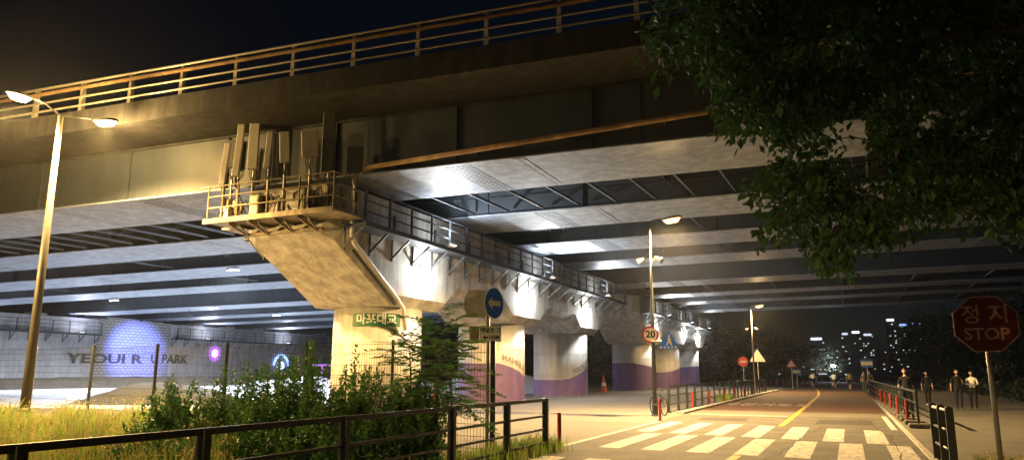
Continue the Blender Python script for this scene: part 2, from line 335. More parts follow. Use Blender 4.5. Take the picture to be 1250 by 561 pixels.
# ------------------------------------------------------------------ the bridges
SK, GR = .10, .02
def B(X, s, z): return Vector((X, s + SK * X, z + GR * X))
def bbox_b(mb, X0, X1, s0, s1, z0, z1, mi=0):
    return mb.hexa([B(X0, s0, z0), B(X1, s0, z0), B(X1, s1, z0), B(X0, s1, z0), B(X0, s0, z1), B(X1, s0, z1), B(X1, s1, z1), B(X0, s1, z1)], mi)
XL, XR = -150, 66
def girder(parent, s0, s1, zb, zt):
    mb = MB(); t = .05
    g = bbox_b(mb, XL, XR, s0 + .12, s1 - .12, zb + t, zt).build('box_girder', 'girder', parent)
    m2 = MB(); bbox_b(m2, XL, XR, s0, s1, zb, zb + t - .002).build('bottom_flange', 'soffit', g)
    return g
def seams(g, s0, s1, zb, xs):
    for x in xs:
        mb = MB(); bbox_b(mb, x - .22, x + .22, s0 + .1, s1 - .1, zb - .016, zb - .001).build('splice_plate', 'soffit', g)
        mb = MB(); bbox_b(mb, x - .02, x + .02, s0 + .05, s1 - .05, zb - .022, zb - .017).build('weld_line', 'girder_dark', g)
def vent(g, s0, s1, zb, x):
    mb = MB(); n = 14
    for i in range(n):
        s = s0 + .25 + (s1 - s0 - .5) * i / (n - 1)
        for k in range(5): bbox_b(mb, x + k * .2, x + k * .2 + .12, s, s + .11, zb - .012, zb - .001)
    tag(mb.build('vent_grille', 'girder_dark', g), kind='stuff')
def railing_on_deck(parent, s, zf, x0, x1, step, rails=True):
    n = int((x1 - x0) / step)
    pm = None
    for i in range(n + 1):
        X = x0 + i * step
        if pm is None:
            mb = MB(); mb.prism([(-.09, 0), (.09, 0), (.06, .75), (.055, 1.2), (-.055, 1.2), (-.06, .75)], -.07, .07); pm = mb.mesh('railing_post', 'galv')
        link('railing_post', pm, parent, B(X, s, zf))
    for h, r_, m_ in ((1.12, .055, 'galv'), (.92, .075, 'rust_pipe'), (.55, .04, 'galv'), (.22, .04, 'galv')):
        MB().tube([B(x0 - 1, s - .12, zf + h), B(x1 + 1, s - .12, zf + h)], r_, 8).build('rail', m_, parent, smooth=True)
brA = thing('road_bridge', 'nearer dark steel box girder bridge with pipe railing crossing overhead', 'bridge')
GA = [(21.8, 25.7), (29.6, 33.4), (37.1, 40.8), (44.4, 47.8)]
gobs = [girder(brA, a, b, 8.5, 10.86) for a, b in GA]
for g, (a, b) in zip(gobs, GA):
    seams(g, a, b, 8.5, [-62, -45.5, -29, -9.2, 7, 23]); vent(g, a, b, 8.5, -11.8); vent(g, a, b, 8.5, -24.6)
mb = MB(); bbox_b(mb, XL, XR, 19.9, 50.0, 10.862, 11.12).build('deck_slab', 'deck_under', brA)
mb = MB()
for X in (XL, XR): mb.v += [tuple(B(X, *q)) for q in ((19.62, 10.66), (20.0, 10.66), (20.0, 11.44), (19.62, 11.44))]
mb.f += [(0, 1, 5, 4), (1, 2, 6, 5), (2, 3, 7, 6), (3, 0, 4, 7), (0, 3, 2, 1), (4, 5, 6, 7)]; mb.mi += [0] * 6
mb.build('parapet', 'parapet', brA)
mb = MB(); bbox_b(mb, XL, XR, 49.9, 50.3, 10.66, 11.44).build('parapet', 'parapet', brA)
# haunched cantilever under the overhang
mb = MB()
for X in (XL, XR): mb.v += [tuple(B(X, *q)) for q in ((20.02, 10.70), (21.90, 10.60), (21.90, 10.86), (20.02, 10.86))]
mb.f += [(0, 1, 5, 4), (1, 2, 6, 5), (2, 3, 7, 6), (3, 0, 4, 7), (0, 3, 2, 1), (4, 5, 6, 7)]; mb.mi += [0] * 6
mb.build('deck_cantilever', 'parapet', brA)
railing_on_deck(brA, 19.8, 11.44, -13.84 - 2.27 * 24, -13.84 + 2.27 * 16, 2.27)
for gi in (1, 2, 3):
    for i in range(22):
        X = -60 + i * 4.2
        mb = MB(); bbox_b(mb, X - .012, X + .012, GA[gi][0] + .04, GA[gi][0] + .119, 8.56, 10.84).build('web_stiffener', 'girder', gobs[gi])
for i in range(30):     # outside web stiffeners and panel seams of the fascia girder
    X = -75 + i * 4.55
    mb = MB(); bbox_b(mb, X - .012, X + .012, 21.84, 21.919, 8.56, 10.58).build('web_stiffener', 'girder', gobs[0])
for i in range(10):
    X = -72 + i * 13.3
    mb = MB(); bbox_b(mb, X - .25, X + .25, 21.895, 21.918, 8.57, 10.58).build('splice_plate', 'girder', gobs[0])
mb = MB(); bbox_b(mb, XL, XR, 21.86, 21.918, 10.50, 10.56).build('web_ledge', 'parapet', gobs[0])
# lattice bracing in the gaps: thin cross frames
for (a0, a1), step, x0, x1 in (((25.7, 29.6), 1.55, -78, 22), ((33.4, 37.1), 16, -70, 20), ((40.8, 44.4), 16, -70, 20)):
    n = int((x1 - x0) / step)
    for i in range(n):
        X = x0 + step * i
        if abs(X + 17.6) < 2.3: continue
        MB().bar(B(X, a0 + .1, 8.62), B(X + .1 - (a1 - a0) * 0, a1 - .1, 8.62), .07, .09).build('cross_brace', 'girder', brA)
    for q in (.35, .7):
        MB().bar(B(x0, a0 + (a1 - a0) * q, 9.0), B(x1, a0 + (a1 - a0) * q, 9.0), .05, .06).build('conduit', 'steel_dark', brA)
    for X in (-70, -50, -34, -6, 10):
        mb = MB(); bbox_b(mb, X - .02, X + .02, a0 - .1, a1 + .1, 9.1, 10.85).build('diaphragm', 'girder_dark', brA)
pts = [B(-14.5, 21.6, 8.66), B(-8.3, 21.55, 8.93), B(-2.6, 21.5, 9.18), B(14, 21.5, 9.75)]
MB().tube(pts, .085, 10).build('drain_pipe', 'rust_pipe', brA, smooth=True)
for i in range(8):
    X = -13.5 + i * 3; MB().box(B(X, 21.75, 8.72 + .044 * (X + 14.5)), (.06, .3, .26), .0).build('pipe_clamp', 'steel_dark', brA)
brB = thing('road_bridge', 'farther parallel steel girder bridge behind the nearer one', 'bridge')
GB = [(56.4, 59.6), (65.3, 68.3), (73.0, 76.0), (83.2, 86.6)]
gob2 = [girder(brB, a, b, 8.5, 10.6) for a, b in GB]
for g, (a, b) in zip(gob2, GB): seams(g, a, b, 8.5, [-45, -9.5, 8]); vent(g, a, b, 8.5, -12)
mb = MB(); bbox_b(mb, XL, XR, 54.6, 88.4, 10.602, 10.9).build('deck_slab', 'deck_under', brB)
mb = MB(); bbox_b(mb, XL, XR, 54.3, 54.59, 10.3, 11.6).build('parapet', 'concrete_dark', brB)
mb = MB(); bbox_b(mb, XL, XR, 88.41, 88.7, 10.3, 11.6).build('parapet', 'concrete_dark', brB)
for (a0, a1) in ((59.6, 65.3), (68.3, 73.0), (76.0, 83.2)):
    for i in range(16):
        X = -60 + i * 5
        if abs(X + 17.6) < 2.3: continue
        MB().bar(B(X, a0 + .1, 8.66), B(X, a1 - .1, 8.66), .09, .12).build('cross_brace', 'girder', brB)

# ------------------------------------------------------------------ piers
def cap_mesh(prof, X0, hw, zt, ch, m_, name, parent):
    # prof: list of (Y, zbottom); loft of chamfered sections along Y, ends chamfered in plan
    mb = MB(); secs = []
    Y0, Y1 = prof[0][0], prof[-1][0]
    st = [(Y0, prof[0][1], hw - ch)] + [(Y0 + ch, prof[0][1] - ch * (prof[0][1] - prof[1][1]) / (prof[1][0] - prof[0][0]), hw)] + [(y, z, hw) for y, z in prof[1:-1]] + \
         [(Y1 - ch, prof[-1][1] - ch * (prof[-1][1] - prof[-2][1]) / (prof[-1][0] - prof[-2][0]), hw), (Y1, prof[-1][1], hw - ch)]
    for y, z, h in st:
        secs.append([(X0 - h, y, zt), (X0 - h, y, z + ch * .9), (X0 - h + ch * .8, y, z), (X0 + h - ch * .8, y, z), (X0 + h, y, z + ch * .9), (X0 + h, y, zt)])
    n = 6
    for s_ in secs: mb.v += s_
    for i in range(len(secs) - 1):
        for k in range(n): mb.f.append((i * n + k, i * n + (k + 1) % n, (i + 1) * n + (k + 1) % n, (i + 1) * n + k)); mb.mi.append(0)
    mb.f += [tuple(range(n)), tuple((len(secs) - 1) * n + k for k in reversed(range(n)))]; mb.mi += [0, 0]
    return mb.build(name, m_, parent, fix=True)
PX = -17.6
def walkway(parent, X, side, y0, y1, z, post=1.45, uprights=True):
    """steel walkway bolted to the cap's side face at X, side=+1 outwards to +X"""
    Xo = X + side * .92
    wk = MB().box2((X + side * .004, y0, z - .07), (Xo, y1, z)).build('walkway', 'steel_dark', parent)
    MB().box2((Xo + side * .002, y0, z - .11), (Xo + side * .05, y1, z + .06)).build('toe_board', 'steel_dark', wk)
    n = int((y1 - y0) / post); pm = MB().box((0, 0, .58), (.06, .08, 1.16)).mesh('railing_post', 'steel_dark')
    bm_ = MB(); bm_.bar((0, 0, -.78), (side * .78, 0, -.12), .05, .07); bm_.box((side * .03, 0, -.45), (.05, .06, .85)); br = bm_.mesh('bracket', 'steel_dark')
    um = MB().box((0, 0, .32), (.06, .13, .62)).mesh('cable_box', 'steel_dark')
    for i in range(n + 1):
        y = y0 + .1 + i * (y1 - y0 - .2) / n
        link('railing_post', pm, wk, (Xo - side * .05, y, z)); link('bracket', br, wk, (X + side * .004, y, z))
        if uprights and i % 2: link('cable_box', um, wk, (Xo - side * .18, y + .5, z))
    for h in (1.16, .80, .42):
        MB().bar((Xo - side * .05, y0, z + h), (Xo - side * .05, y1, z + h), .045, .045).build('rail', 'steel_dark', wk)
    return wk
def column(parent, Y, r_, zt, band, bm_, wave):
    c = MB().lathe([(r_, 0), (r_, zt)], 56, (PX, Y, 0)).build('column', 'concrete_paint', parent, smooth=False)
    for p in c.data.polygons: p.use_smooth = abs(p.normal.z) < .5
    mb = MB(); n = 96; v = []; f = []
    for k in range(n):
        a = 2 * math.pi * k / n; v += [(PX + (r_ + .005) * math.cos(a), Y + (r_ + .005) * math.sin(a), z) for z in (0, band + wave(a))]
    for k in range(n): f.append((2 * k, 2 * ((k + 1) % n), 2 * ((k + 1) % n) + 1, 2 * k + 1))
    mb.add(v, f).build('painted_band', bm_, c, smooth=True)
    for zj in (1.36, 2.72):
        MB().lathe([(r_ + .0062, zj), (r_ + .0062, zj + .014)], 56, (PX, Y, 0)).build('form_joint', 'concrete_dark', c)
    MB().lathe([(r_ + .07, 0), (r_ + .07, .05), (r_ + .02, .09)], 56, (PX, Y, 0)).build('base_ring', 'concrete_dark', c)
    return c
def col_text(parent, body, size, Y, r_, a0, zf, m_='ink_grey', depth=.004):
    def wr(co):
        a = a0 + co.x / r_; rr_ = r_ + .012 + co.z; return Vector((PX + rr_ * math.cos(a), Y + rr_ * math.sin(a), zf(a) + co.y))
    return text_mesh('lettering', body, size, m_, parent, None, depth=depth, wrap=wr, bold=.012)
def make_pier(label, y0, cols, y1, zt, end_low=6.25):
    p = thing('bridge_pier', label, 'bridge pier', (0, 0, 0), 0, 'piers of the right hand row')
    prof = [(y0, end_low)]
    for i, c in enumerate(cols):
        prof += [(c - 1.85, 4.08), (c + 1.85, 4.08)]
        if i < len(cols) - 1: prof += [(c + 3.0, 4.85), (cols[i + 1] - 3.0, 4.85)]
    prof += [(y1, end_low)]
    cap_mesh(prof, PX, 2.1, zt, .42, 'concrete', 'pier_cap', p)
    return p
pierA = make_pier('near pier of three round columns under a long concrete cap with cantilevered end', 20.0, [25.84, 36.7, 47.4], 53.6, 7.95)
def near_ang(Y): return math.atan2(-Y, -PX)      # direction from the column to the viewer
def wv(Y, f): b0 = near_ang(Y); return lambda a: f(math.atan2(math.sin(a - b0), math.cos(a - b0)))
# angle grows to the right as seen by the viewer
wA = [wv(25.84, lambda d: .5 * math.sin(d * 1.0 - .2)), wv(36.7, lambda d: .15 - .55 * max(0, d - .1) ** 1.4 if d > .1 else .15 + .03 * math.sin(d * 4)), wv(47.4, lambda d: -.15 + .62 * max(0, d) ** 1.6)]
cA = []
for Y, bz, bm_, wf in zip((25.84, 36.7, 47.4), (.75, 1.9, 1.25), ('purple', 'purple', 'purple'), wA):
    cA.append(column(pierA, Y, 1.8, 4.078, bz, bm_, wf))
col_text(cA[1], 'MAHNI A', .42, 36.7, 1.8, near_ang(36.7) + .78, lambda a: 1.95 + wA[1](a) + .30)
col_text(cA[2], 'YEOUIN', .46, 47.4, 1.8, near_ang(47.4) + .92, lambda a: 1.25 + wA[2](a) + .30)
sg = near_ang(25.84) - .02
v = []; n = 20
gm = MB()
for k in range(n + 1):
    a = sg - .02 + (k / n - .5) * 1.05
    for z in (3.33, 3.82):
        for rr_ in (1.812, 1.835): gm.v.append((PX + rr_ * math.cos(a), 25.84 + rr_ * math.sin(a), z))
for k in range(n):
    q = 4 * k; gm.f += [(q + 1, q + 5, q + 7, q + 3), (q, q + 2, q + 6, q + 4), (q + 2, q + 3, q + 7, q + 6), (q, q + 4, q + 5, q + 1)]; gm.mi += [0] * 4
gs = gm.build('green_name_plate', 'sign_green', cA[0], smooth=False)
def wr_g(co): a = sg - .02 + co.x / 1.83; q = 1.838 + co.z; return Vector((PX + q * math.cos(a), 25.84 + q * math.sin(a), 3.575 + co.y))
text_mesh('lettering', '마포대교', .44, 'sign_white', cA[0], None, depth=.003, wrap=wr_g, bold=.012)
FX = PX + 2.1
wkA = walkway(pierA, FX, 1, 20.4, 53.2, 6.55)
walkway(pierA, PX - 2.1, -1, 21.2, 53.2, 6.55, uprights=False)
# bearing blocks on the caps
for a, b in GA:
    for s in (a + .7, b - .7):
        for dx in (-.8, .8):
            X = PX + dx; p_ = B(X, s, 8.5); MB().box2((X - .3, p_.y - .3, 7.951), (X + .3, p_.y + .3, p_.z - .01)).build('bearing', 'girder_dark', pierA)
# rain pipe down the cap's corner
MB().tube([(-15.25, 20.62, 8.5), (-15.25, 20.62, 6.2), (-15.3, 20.85, 5.95), (-15.55, 24.0, 4.35), (-15.62, 24.6, 4.0), (-15.75, 25.0, 3.2)], .085, 10).build('rain_pipe', 'white_pipe', pierA, smooth=True)
MB().bar((-15.42, 20.95, 5.72), (-15.68, 24.1, 4.12), .06, .1).build('cable_tray', 'steel_dark', pierA)

pierB = make_pier('far pier behind the speed sign with a stepped block on its near end', 60.4, [66.2, 76.9, 87.9], 93.5, 7.9)
for Y, bz, f in zip((66.2, 76.9, 87.9), (2.35, 1.7, 2.2), (lambda d: .05 - .35 * max(0, d), lambda d: -.1 + .3 * max(0, d) ** 1.5, lambda d: .1 * math.sin(d))):
    column(pierB, Y, 1.9, 4.078, bz, 'purple', wv(Y, f))
MB().box2((PX - 1.7, 60.9, 7.905), (PX + 1.75, 63.4, 8.1)).build('end_block', 'concrete', pierB)
walkway(pierB, FX, 1, 61.2, 93.2, 6.55)
walkway(pierB, PX - 2.1, -1, 61.2, 93.2, 6.55, uprights=False)
for a, b in GB[1:]:
    p_ = B(PX, (a + b) / 2, 8.5); MB().box2((PX - .5, p_.y - .6, 7.9 + .001), (PX + .5, p_.y + .6, p_.z - .01)).build('bearing', 'girder_dark', pierB)

# the far left pier: a solid lettered wall
WX = -70.0
pl = thing('pier_wall', 'long grey pier wall lettered YEOUI and PARK beyond the wire fence', 'bridge pier')
MB().box2((WX - 3, 16, 0), (WX, 118, 6.75)).build('wall', 'wall_grey', pl)
MB().box2((WX + .003, 52.6, 0), (WX + .12, 61.6, 6.80)).build('tiled_panel', 'tile_wall', pl)
MB().box2((WX - 2.5, 53.6, 6.801), (WX + .05, 57.3, 7.02)).build('bearing_block', 'tile_wall', pl)
MB().box2((WX - 2.5, 58.0, 6.751), (WX - .3, 60.7, 7.02)).build('bearing_block', 'concrete', pl)
for y in (40.5, 45.6, 65, 70, 75, 80, 88, 96): MB().box2((WX - 1.2, y, 6.752), (WX - .2, y + 1.6, 7.0)).build('bearing_block', 'concrete', pl)
walkway(pl, WX, 1, 18, 52.4, 5.15, 1.7, uprights=False); walkway(pl, WX, 1, 61.8, 116, 5.15, 1.7, uprights=False)
def wall_text(body, y0, y1, z, h):
    o = text_mesh('lettering', body, 1.0, 'ink', pl, Matrix.Identity(4), depth=.01, align='LEFT', bold=.03)
    xs = [v.co.x for v in o.data.vertices]; ys = [v.co.y for v in o.data.vertices]; a, b, c, d = min(xs), max(xs), min(ys), max(ys)
    for v in o.data.vertices: v.co = Vector((WX + .135 + v.co.z, y0 + (v.co.x - a) / (b - a) * (y1 - y0), z + (v.co.y - c) / (d - c) * h))
    o.data.update()
wall_text('YEOUI R', 49.4, 58.2, 2.3, .98); wall_text('U PARK', 59.2, 64.3, 2.4, .98)

# ------------------------------------------------------------------ antenna platform at the near end of the cap
pf = thing('antenna_platform', 'railed steel platform on the near end of the pier cap', 'platform')
PZ = 6.72
MB().box2((-20.15, 18.75, PZ - .06), (-14.62, 19.985, PZ)).build('floor_plate', 'platform_steel', pf)
MB().box2((-20.17, 18.68, PZ - .12), (-14.6, 18.745, PZ + .05)).build('edge_beam', 'platform_steel', pf)
MB().box2((-20.6, 19.99, PZ - .06), (-19.75, 21.15, PZ)).build('side_plate', 'platform_steel', pf)
MB().box2((-15.4, 20.003, PZ - .05), (-14.62, 20.38, PZ)).build('corner_plate', 'platform_steel', pf)
xs = [-20.1, -19.45, -18.75, -17.45, -16.1, -14.7]
for x in xs: MB().tube([(x, 18.82, PZ), (x, 18.82, PZ + 1.25)], .03, 8).build('railing_post', 'platform_steel', pf)
for h in (1.22, .85, .45):
    MB().tube([(-20.1 if h < 1 else -20.5, 18.82, PZ + h), (-14.68, 18.82, PZ + h)], .026, 8).build('rail', 'platform_steel', pf)
    MB().tube([(-14.7, 18.82, PZ + h), (-14.7, 20.3, PZ + h)], .026, 8).build('rail', 'platform_steel', pf)
for x in (-19.2, -18.3, -17.2, -16.2):
    mb = MB(); mb.bar((x, 18.9, PZ - .12), (x, 19.99, PZ - .12), .07, .1); mb.bar((x, 19.0, PZ - .16), (x, 19.95, PZ - .42), .06, .06); mb.bar((x + .35, 19.0, PZ - .16), (x, 19.95, PZ - .40), .05, .05)
    mb.build('support_bracket', 'platform_steel', pf)
MB().box2((-19.3, 19.86, 6.30), (-15.95, 19.996, 6.40)).build('ledger', 'platform_steel', pf)
def antenna(px_, yt, yb, wpx, label, m_='antenna', tilt=0, yaw=0, Yp=19.5, dep=.13, twin=False):
    pt = at_y(px_, yt, Yp); pb = at_y(px_, yb, Yp); k = FPX / (pt - EYE).dot(FWD); wd = wpx / k; h = pt.z - pb.z; x = pb.x
    t = thing('panel_antenna', label, 'antenna', (x, Yp, PZ), 0, 'panel antennas on the pier platform')
    MB().tube([(0, 0, 0), (0, 0, pb.z - PZ + h * .75)], .035, 8).build('mast', 'galv', t, smooth=True)
    Mr = Matrix.Rotation(R(24 + yaw), 3, 'Z') @ Matrix.Rotation(R(tilt), 3, 'Y')
    off = Mr @ Vector((0, -.14, 0)); zc = (pt.z + pb.z) / 2 - PZ
    mb = MB().box((off.x, off.y, zc), (wd, dep, h), rot=Mr); mb.build('panel', m_, t, bevel=.02)
    for q in (-.3, .3): MB().box((off.x * .45, off.y * .45, zc + q * h), (.07, .16, .06), rot=Matrix.Rotation(R(24 + yaw), 3, 'Z')).build('clamp', 'steel_dark', t)
    for j in range(3):
        dx = (j - 1) * wd * .28
        MB().tube([(off.x + dx, off.y, zc - h / 2), (off.x + dx, off.y - .02, zc - h / 2 - .15), (dx * .4, .02, max(.3, zc - h / 2 - .5)), (dx * .3 + .02, .06, .1)], .014, 6).build('cable', 'rubber', t, smooth=True)
    MB().box((.02, .12, .55 + .1 * (px_ % 3)), (.30, .16, .42), R(10)).build('radio_unit', 'cabinet', t, bevel=.015)
    return t
antenna(274.5, 177, 227, 7, 'leftmost narrow panel antenna on the platform', tilt=4, Yp=19.3)
antenna(284, 173, 206, 9, 'short panel antenna second from the left end', 'antenna_dark', tilt=2, Yp=19.8)
antenna(291, 144, 217, 8, 'tall slim panel antenna left of the widest tall one', tilt=3, Yp=19.35)
antenna(309.5, 143, 208, 12, 'tall broad pale panel antenna above the left of the platform', Yp=19.5)
antenna(328, 163, 207, 7, 'slim short panel antenna in the middle of the row', tilt=3, Yp=19.4)
antenna(348, 163, 200, 12, 'tilted medium panel antenna left of the square one', tilt=-4, Yp=19.45)
antenna(379, 162, 193, 20, 'squarish tilted panel antenna on a bare mast', tilt=-5, Yp=19.3)
antenna(400.5, 130, 212, 15, 'tallest dark grey panel antenna at the platform corner', 'antenna_dark', Yp=19.75)
antenna(433.5, 181, 213, 19, 'rightmost squarish grey antenna on the walkway corner', 'antenna_dark', tilt=0, Yp=20.2)
for i, (x, y, w_, h, lb) in enumerate([(-19.85, 19.5, .4, .55, 'small cabinet at the left end of the platform'), (-18.35, 19.35, .42, .8, 'upright cabinet under the broad pale antenna'), (-17.75, 19.6, .5, .6, 'low cabinet beside the middle of the platform rail'), (-16.75, 19.55, .75, .95, 'large cabinet behind the right half of the platform rail')]):
    c = thing('equipment_cabinet', lb, 'cabinet', (x, y, PZ), R(5), 'cabinets on the antenna platform')
    MB().box((0, 0, h / 2 + .06), (w_, .4, h)).build('case', 'cabinet', c, bevel=.02)
    MB().box((0, -.208, h / 2 + .06), (w_ * .8, .012, h * .8)).build('door', 'antenna', c)
    MB().box((0, 0, .03), (w_ * .8, .3, .058)).build('plinth', 'steel_dark', c)
# loose cable bundle
cb = thing('cable_bundle', 'tangle of black cables along the platform behind the rail', 'cables')
rc = random.Random(4)
for i in range(14):
    x = -20.1 + i * .36; MB().tube([(x, 19.2 + rc.uniform(-.2, .3), PZ + .05), (x + .1, 19.3, PZ + rc.uniform(.5, 1.0)), (x + .45, 19.4, PZ + rc.uniform(.4, 1.1)), (x + .75, 19.4 + rc.uniform(-.2, .3), PZ + .1)], .022, 6).build('cable', 'rubber', cb, smooth=True)

# ------------------------------------------------------------------ lamps on the piers
WHITE, COOL, WARM, SODIUM = (.96, .97, .95), (.80, .88, 1), (1, .61, .20), (1, .63, .235)
def flood(y, z, label, power=560, X=FX):
    t = thing('wall_floodlight', label, 'floodlight', (X, y, z), 0, 'white floodlights on the pier caps')
    MB().box((.035, 0, .06), (.06, .34, .30)).build('housing', 'antenna', t, bevel=.012)
    dm_ = MB()
    for q in range(5):
        a = q * math.pi / 8 * .98; dm_.v += [(.067 + .14 * math.sin(a), .15 * math.cos(a) * math.cos(b_ * .5236), .05 + .13 * math.cos(a) * math.sin(b_ * .5236)) for b_ in range(12)]
    dm_.f += [(q * 12 + k, q * 12 + (k + 1) % 12, q * 12 + 12 + (k + 1) % 12, q * 12 + 12 + k) for q in range(4) for k in range(12)] + [tuple(48 + k for k in range(12))]; dm_.mi += [0] * 49
    dm_.build('lens', 'lamp_white', t, smooth=True)
    lamp(t, 'POINT', (.36, 0, -.18), power, WHITE, .10)
for (x, y, lb) in [(515, 330, 'white floodlight on the cap above the first column'), (643, 362, 'white floodlight on the cap above the second column'), (715, 385, 'white floodlight on the cap above the third column')]:
    p = at_x(x, y, FX); flood(p.y, p.z, lb)
for y, z, lb in ((66.0, 5.4, 'floodlight behind the speed sign on the far pier'), (79.2, 5.7, 'floodlight right of the blue triangle sign on the far pier'), (87.0, 5.5, 'last white floodlight at the far end of the far pier')): flood(y, z, lb, 600)
def uplight(X, side, y, z, label, power, col=(.88, .93, 1)):
    t = thing('walkway_uplight', label, 'floodlight', (X, y, z), 0, 'uplights along the walkways')
    MB().box((side * .12, 0, .02), (.34, .5, .05), rot=Matrix.Rotation(-side * R(18), 3, 'Y')).build('housing', 'antenna', t)
    MB().box((side * .128, 0, .052), (.28, .44, .008), rot=Matrix.Rotation(-side * R(18), 3, 'Y')).build('lens', 'lamp_cool', t)
    lamp(t, 'SPOT', (side * .15, 0, .12), power, col, .12, spot=R(165), blend=.5, aim=(side * .7, 0, 1))
for k, y in enumerate((26.2, 37.6, 48.2)): uplight(FX + .95, 1, y, 6.62, ['uplight on the walkway nearest the antenna platform', 'uplight on the walkway above the second column', 'uplight on the walkway above the third column'][k], 1350)
for k, y in enumerate((67.4, 78.1, 89)): uplight(FX + .95, 1, y, 6.62, ['nearest uplight on the far pier walkway', 'middle uplight on the far pier walkway', 'farthest uplight on the far pier walkway'][k], 1000)
for k, y in enumerate((30, 40, 50)): uplight(PX - 3.05, -1, y, 6.62, f"{['first', 'second', 'third'][k]} uplight from the front on the near pier's left walkway", 3200, (.76, .78, 1))  # hidden from view; added to light the girder undersides at left
for k, y in enumerate((26, 38, 50, 66, 80, 94)): uplight(WX + .95, 1, y, 5.2, f"{['first', 'second', 'third', 'fourth', 'fifth', 'sixth'][k]} assumed uplight from the left on the lettered wall walkway", 2200, (.74, .76, 1))  # assumed fixtures, added to brighten the undersides near the far wall

# LED lamps hung under the girders on the left
def led(x, y, s, label, power=2600):
    r = ray(x, y); t_ = s / (r.y - SK * r.x); p = EYE + r * t_; zs = 8.5 + GR * p.x
    t = thing('bridge_led_light', label, 'light', (p.x, p.y, zs), 0, 'white lights under the bridge')
    dz = min(-.1, p.z - zs)
    MB().tube([(0, 0, 0), (0, 0, dz)], .025, 6).build('hanger', 'steel_dark', t)
    MB().box((0, 0, dz - .05), (.8, .35, .1)).build('housing', 'antenna', t, bevel=.02)
    MB().box((0, 0, dz - .106), (.72, .28, .012)).build('lens', 'lamp_cool', t)
    lamp(t, 'SPOT', (0, 0, dz - .16), power, COOL, .25, spot=R(165), blend=.4, aim=(0, 0, -1))
led(285, 320, 37.4, 'white light under the bridge nearest the concrete cap', 17000); led(140, 358, 47.5, 'white light under the bridge above the lettered wall', 15000)
led(262, 368, 56.6, 'white light under the bridge left of the lower one', 15000); led(338, 376, 65.4, 'lowest white light under the bridge beside the cap', 14000)

# projected circle, and emissive pink disc and blue half ring on the far wall
pj = thing('projector', 'assumed projector under the bridge throwing a blue circle on the wall', 'projector')  # fixture and its place assumed from the blue circle on the wall
pl0 = Vector((-57.5, 52.6, 7.0)); ap = at_x(163, 432, WX)
MB().box(pl0 + Vector((0, 0, 0)), (.5, .4, .35), R(20)).build('housing', 'steel_dark', pj, bevel=.02)
MB().tube([pl0 + Vector((0, 0, .15)), pl0 + Vector((0, 0, .55))], .03, 6).build('hanger', 'steel_dark', pj)
lamp(pj, 'SPOT', pl0 + (ap - pl0).normalized() * .5, 46000, (.16, .22, 1), .02, spot=R(36), blend=.8, aim=ap - pl0)
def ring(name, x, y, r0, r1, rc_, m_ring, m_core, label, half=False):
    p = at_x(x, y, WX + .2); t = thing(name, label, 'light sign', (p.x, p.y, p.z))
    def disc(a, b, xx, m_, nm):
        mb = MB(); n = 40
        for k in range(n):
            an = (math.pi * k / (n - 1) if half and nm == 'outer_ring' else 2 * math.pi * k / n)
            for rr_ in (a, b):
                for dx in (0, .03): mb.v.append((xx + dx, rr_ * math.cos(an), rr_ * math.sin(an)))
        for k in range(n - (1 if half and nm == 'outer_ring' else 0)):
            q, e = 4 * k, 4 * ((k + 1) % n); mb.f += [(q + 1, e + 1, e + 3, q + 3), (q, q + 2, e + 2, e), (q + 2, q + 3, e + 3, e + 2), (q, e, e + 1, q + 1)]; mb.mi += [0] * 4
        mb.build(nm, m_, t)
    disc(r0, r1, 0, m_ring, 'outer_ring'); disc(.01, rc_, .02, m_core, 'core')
    MB().box((-.07, 0, 0), (.12, .3, .3)).build('backing_block', 'steel_dark', t)
ring('wall_glow', 262, 431, .55, .95, .5, 'pink_glow_dim', 'pink_glow', 'round pink pool of light built as a glowing disc right of the lettering')  # projected pink light put in as an emissive disc and ring
ring('wall_glow', 343, 446, 1.2, 1.55, .6, 'blue_glow', 'blue_glow_core', 'blue glowing half ring low on the wall above the heaps', True)  # upper half of an emissive ring with an emissive core

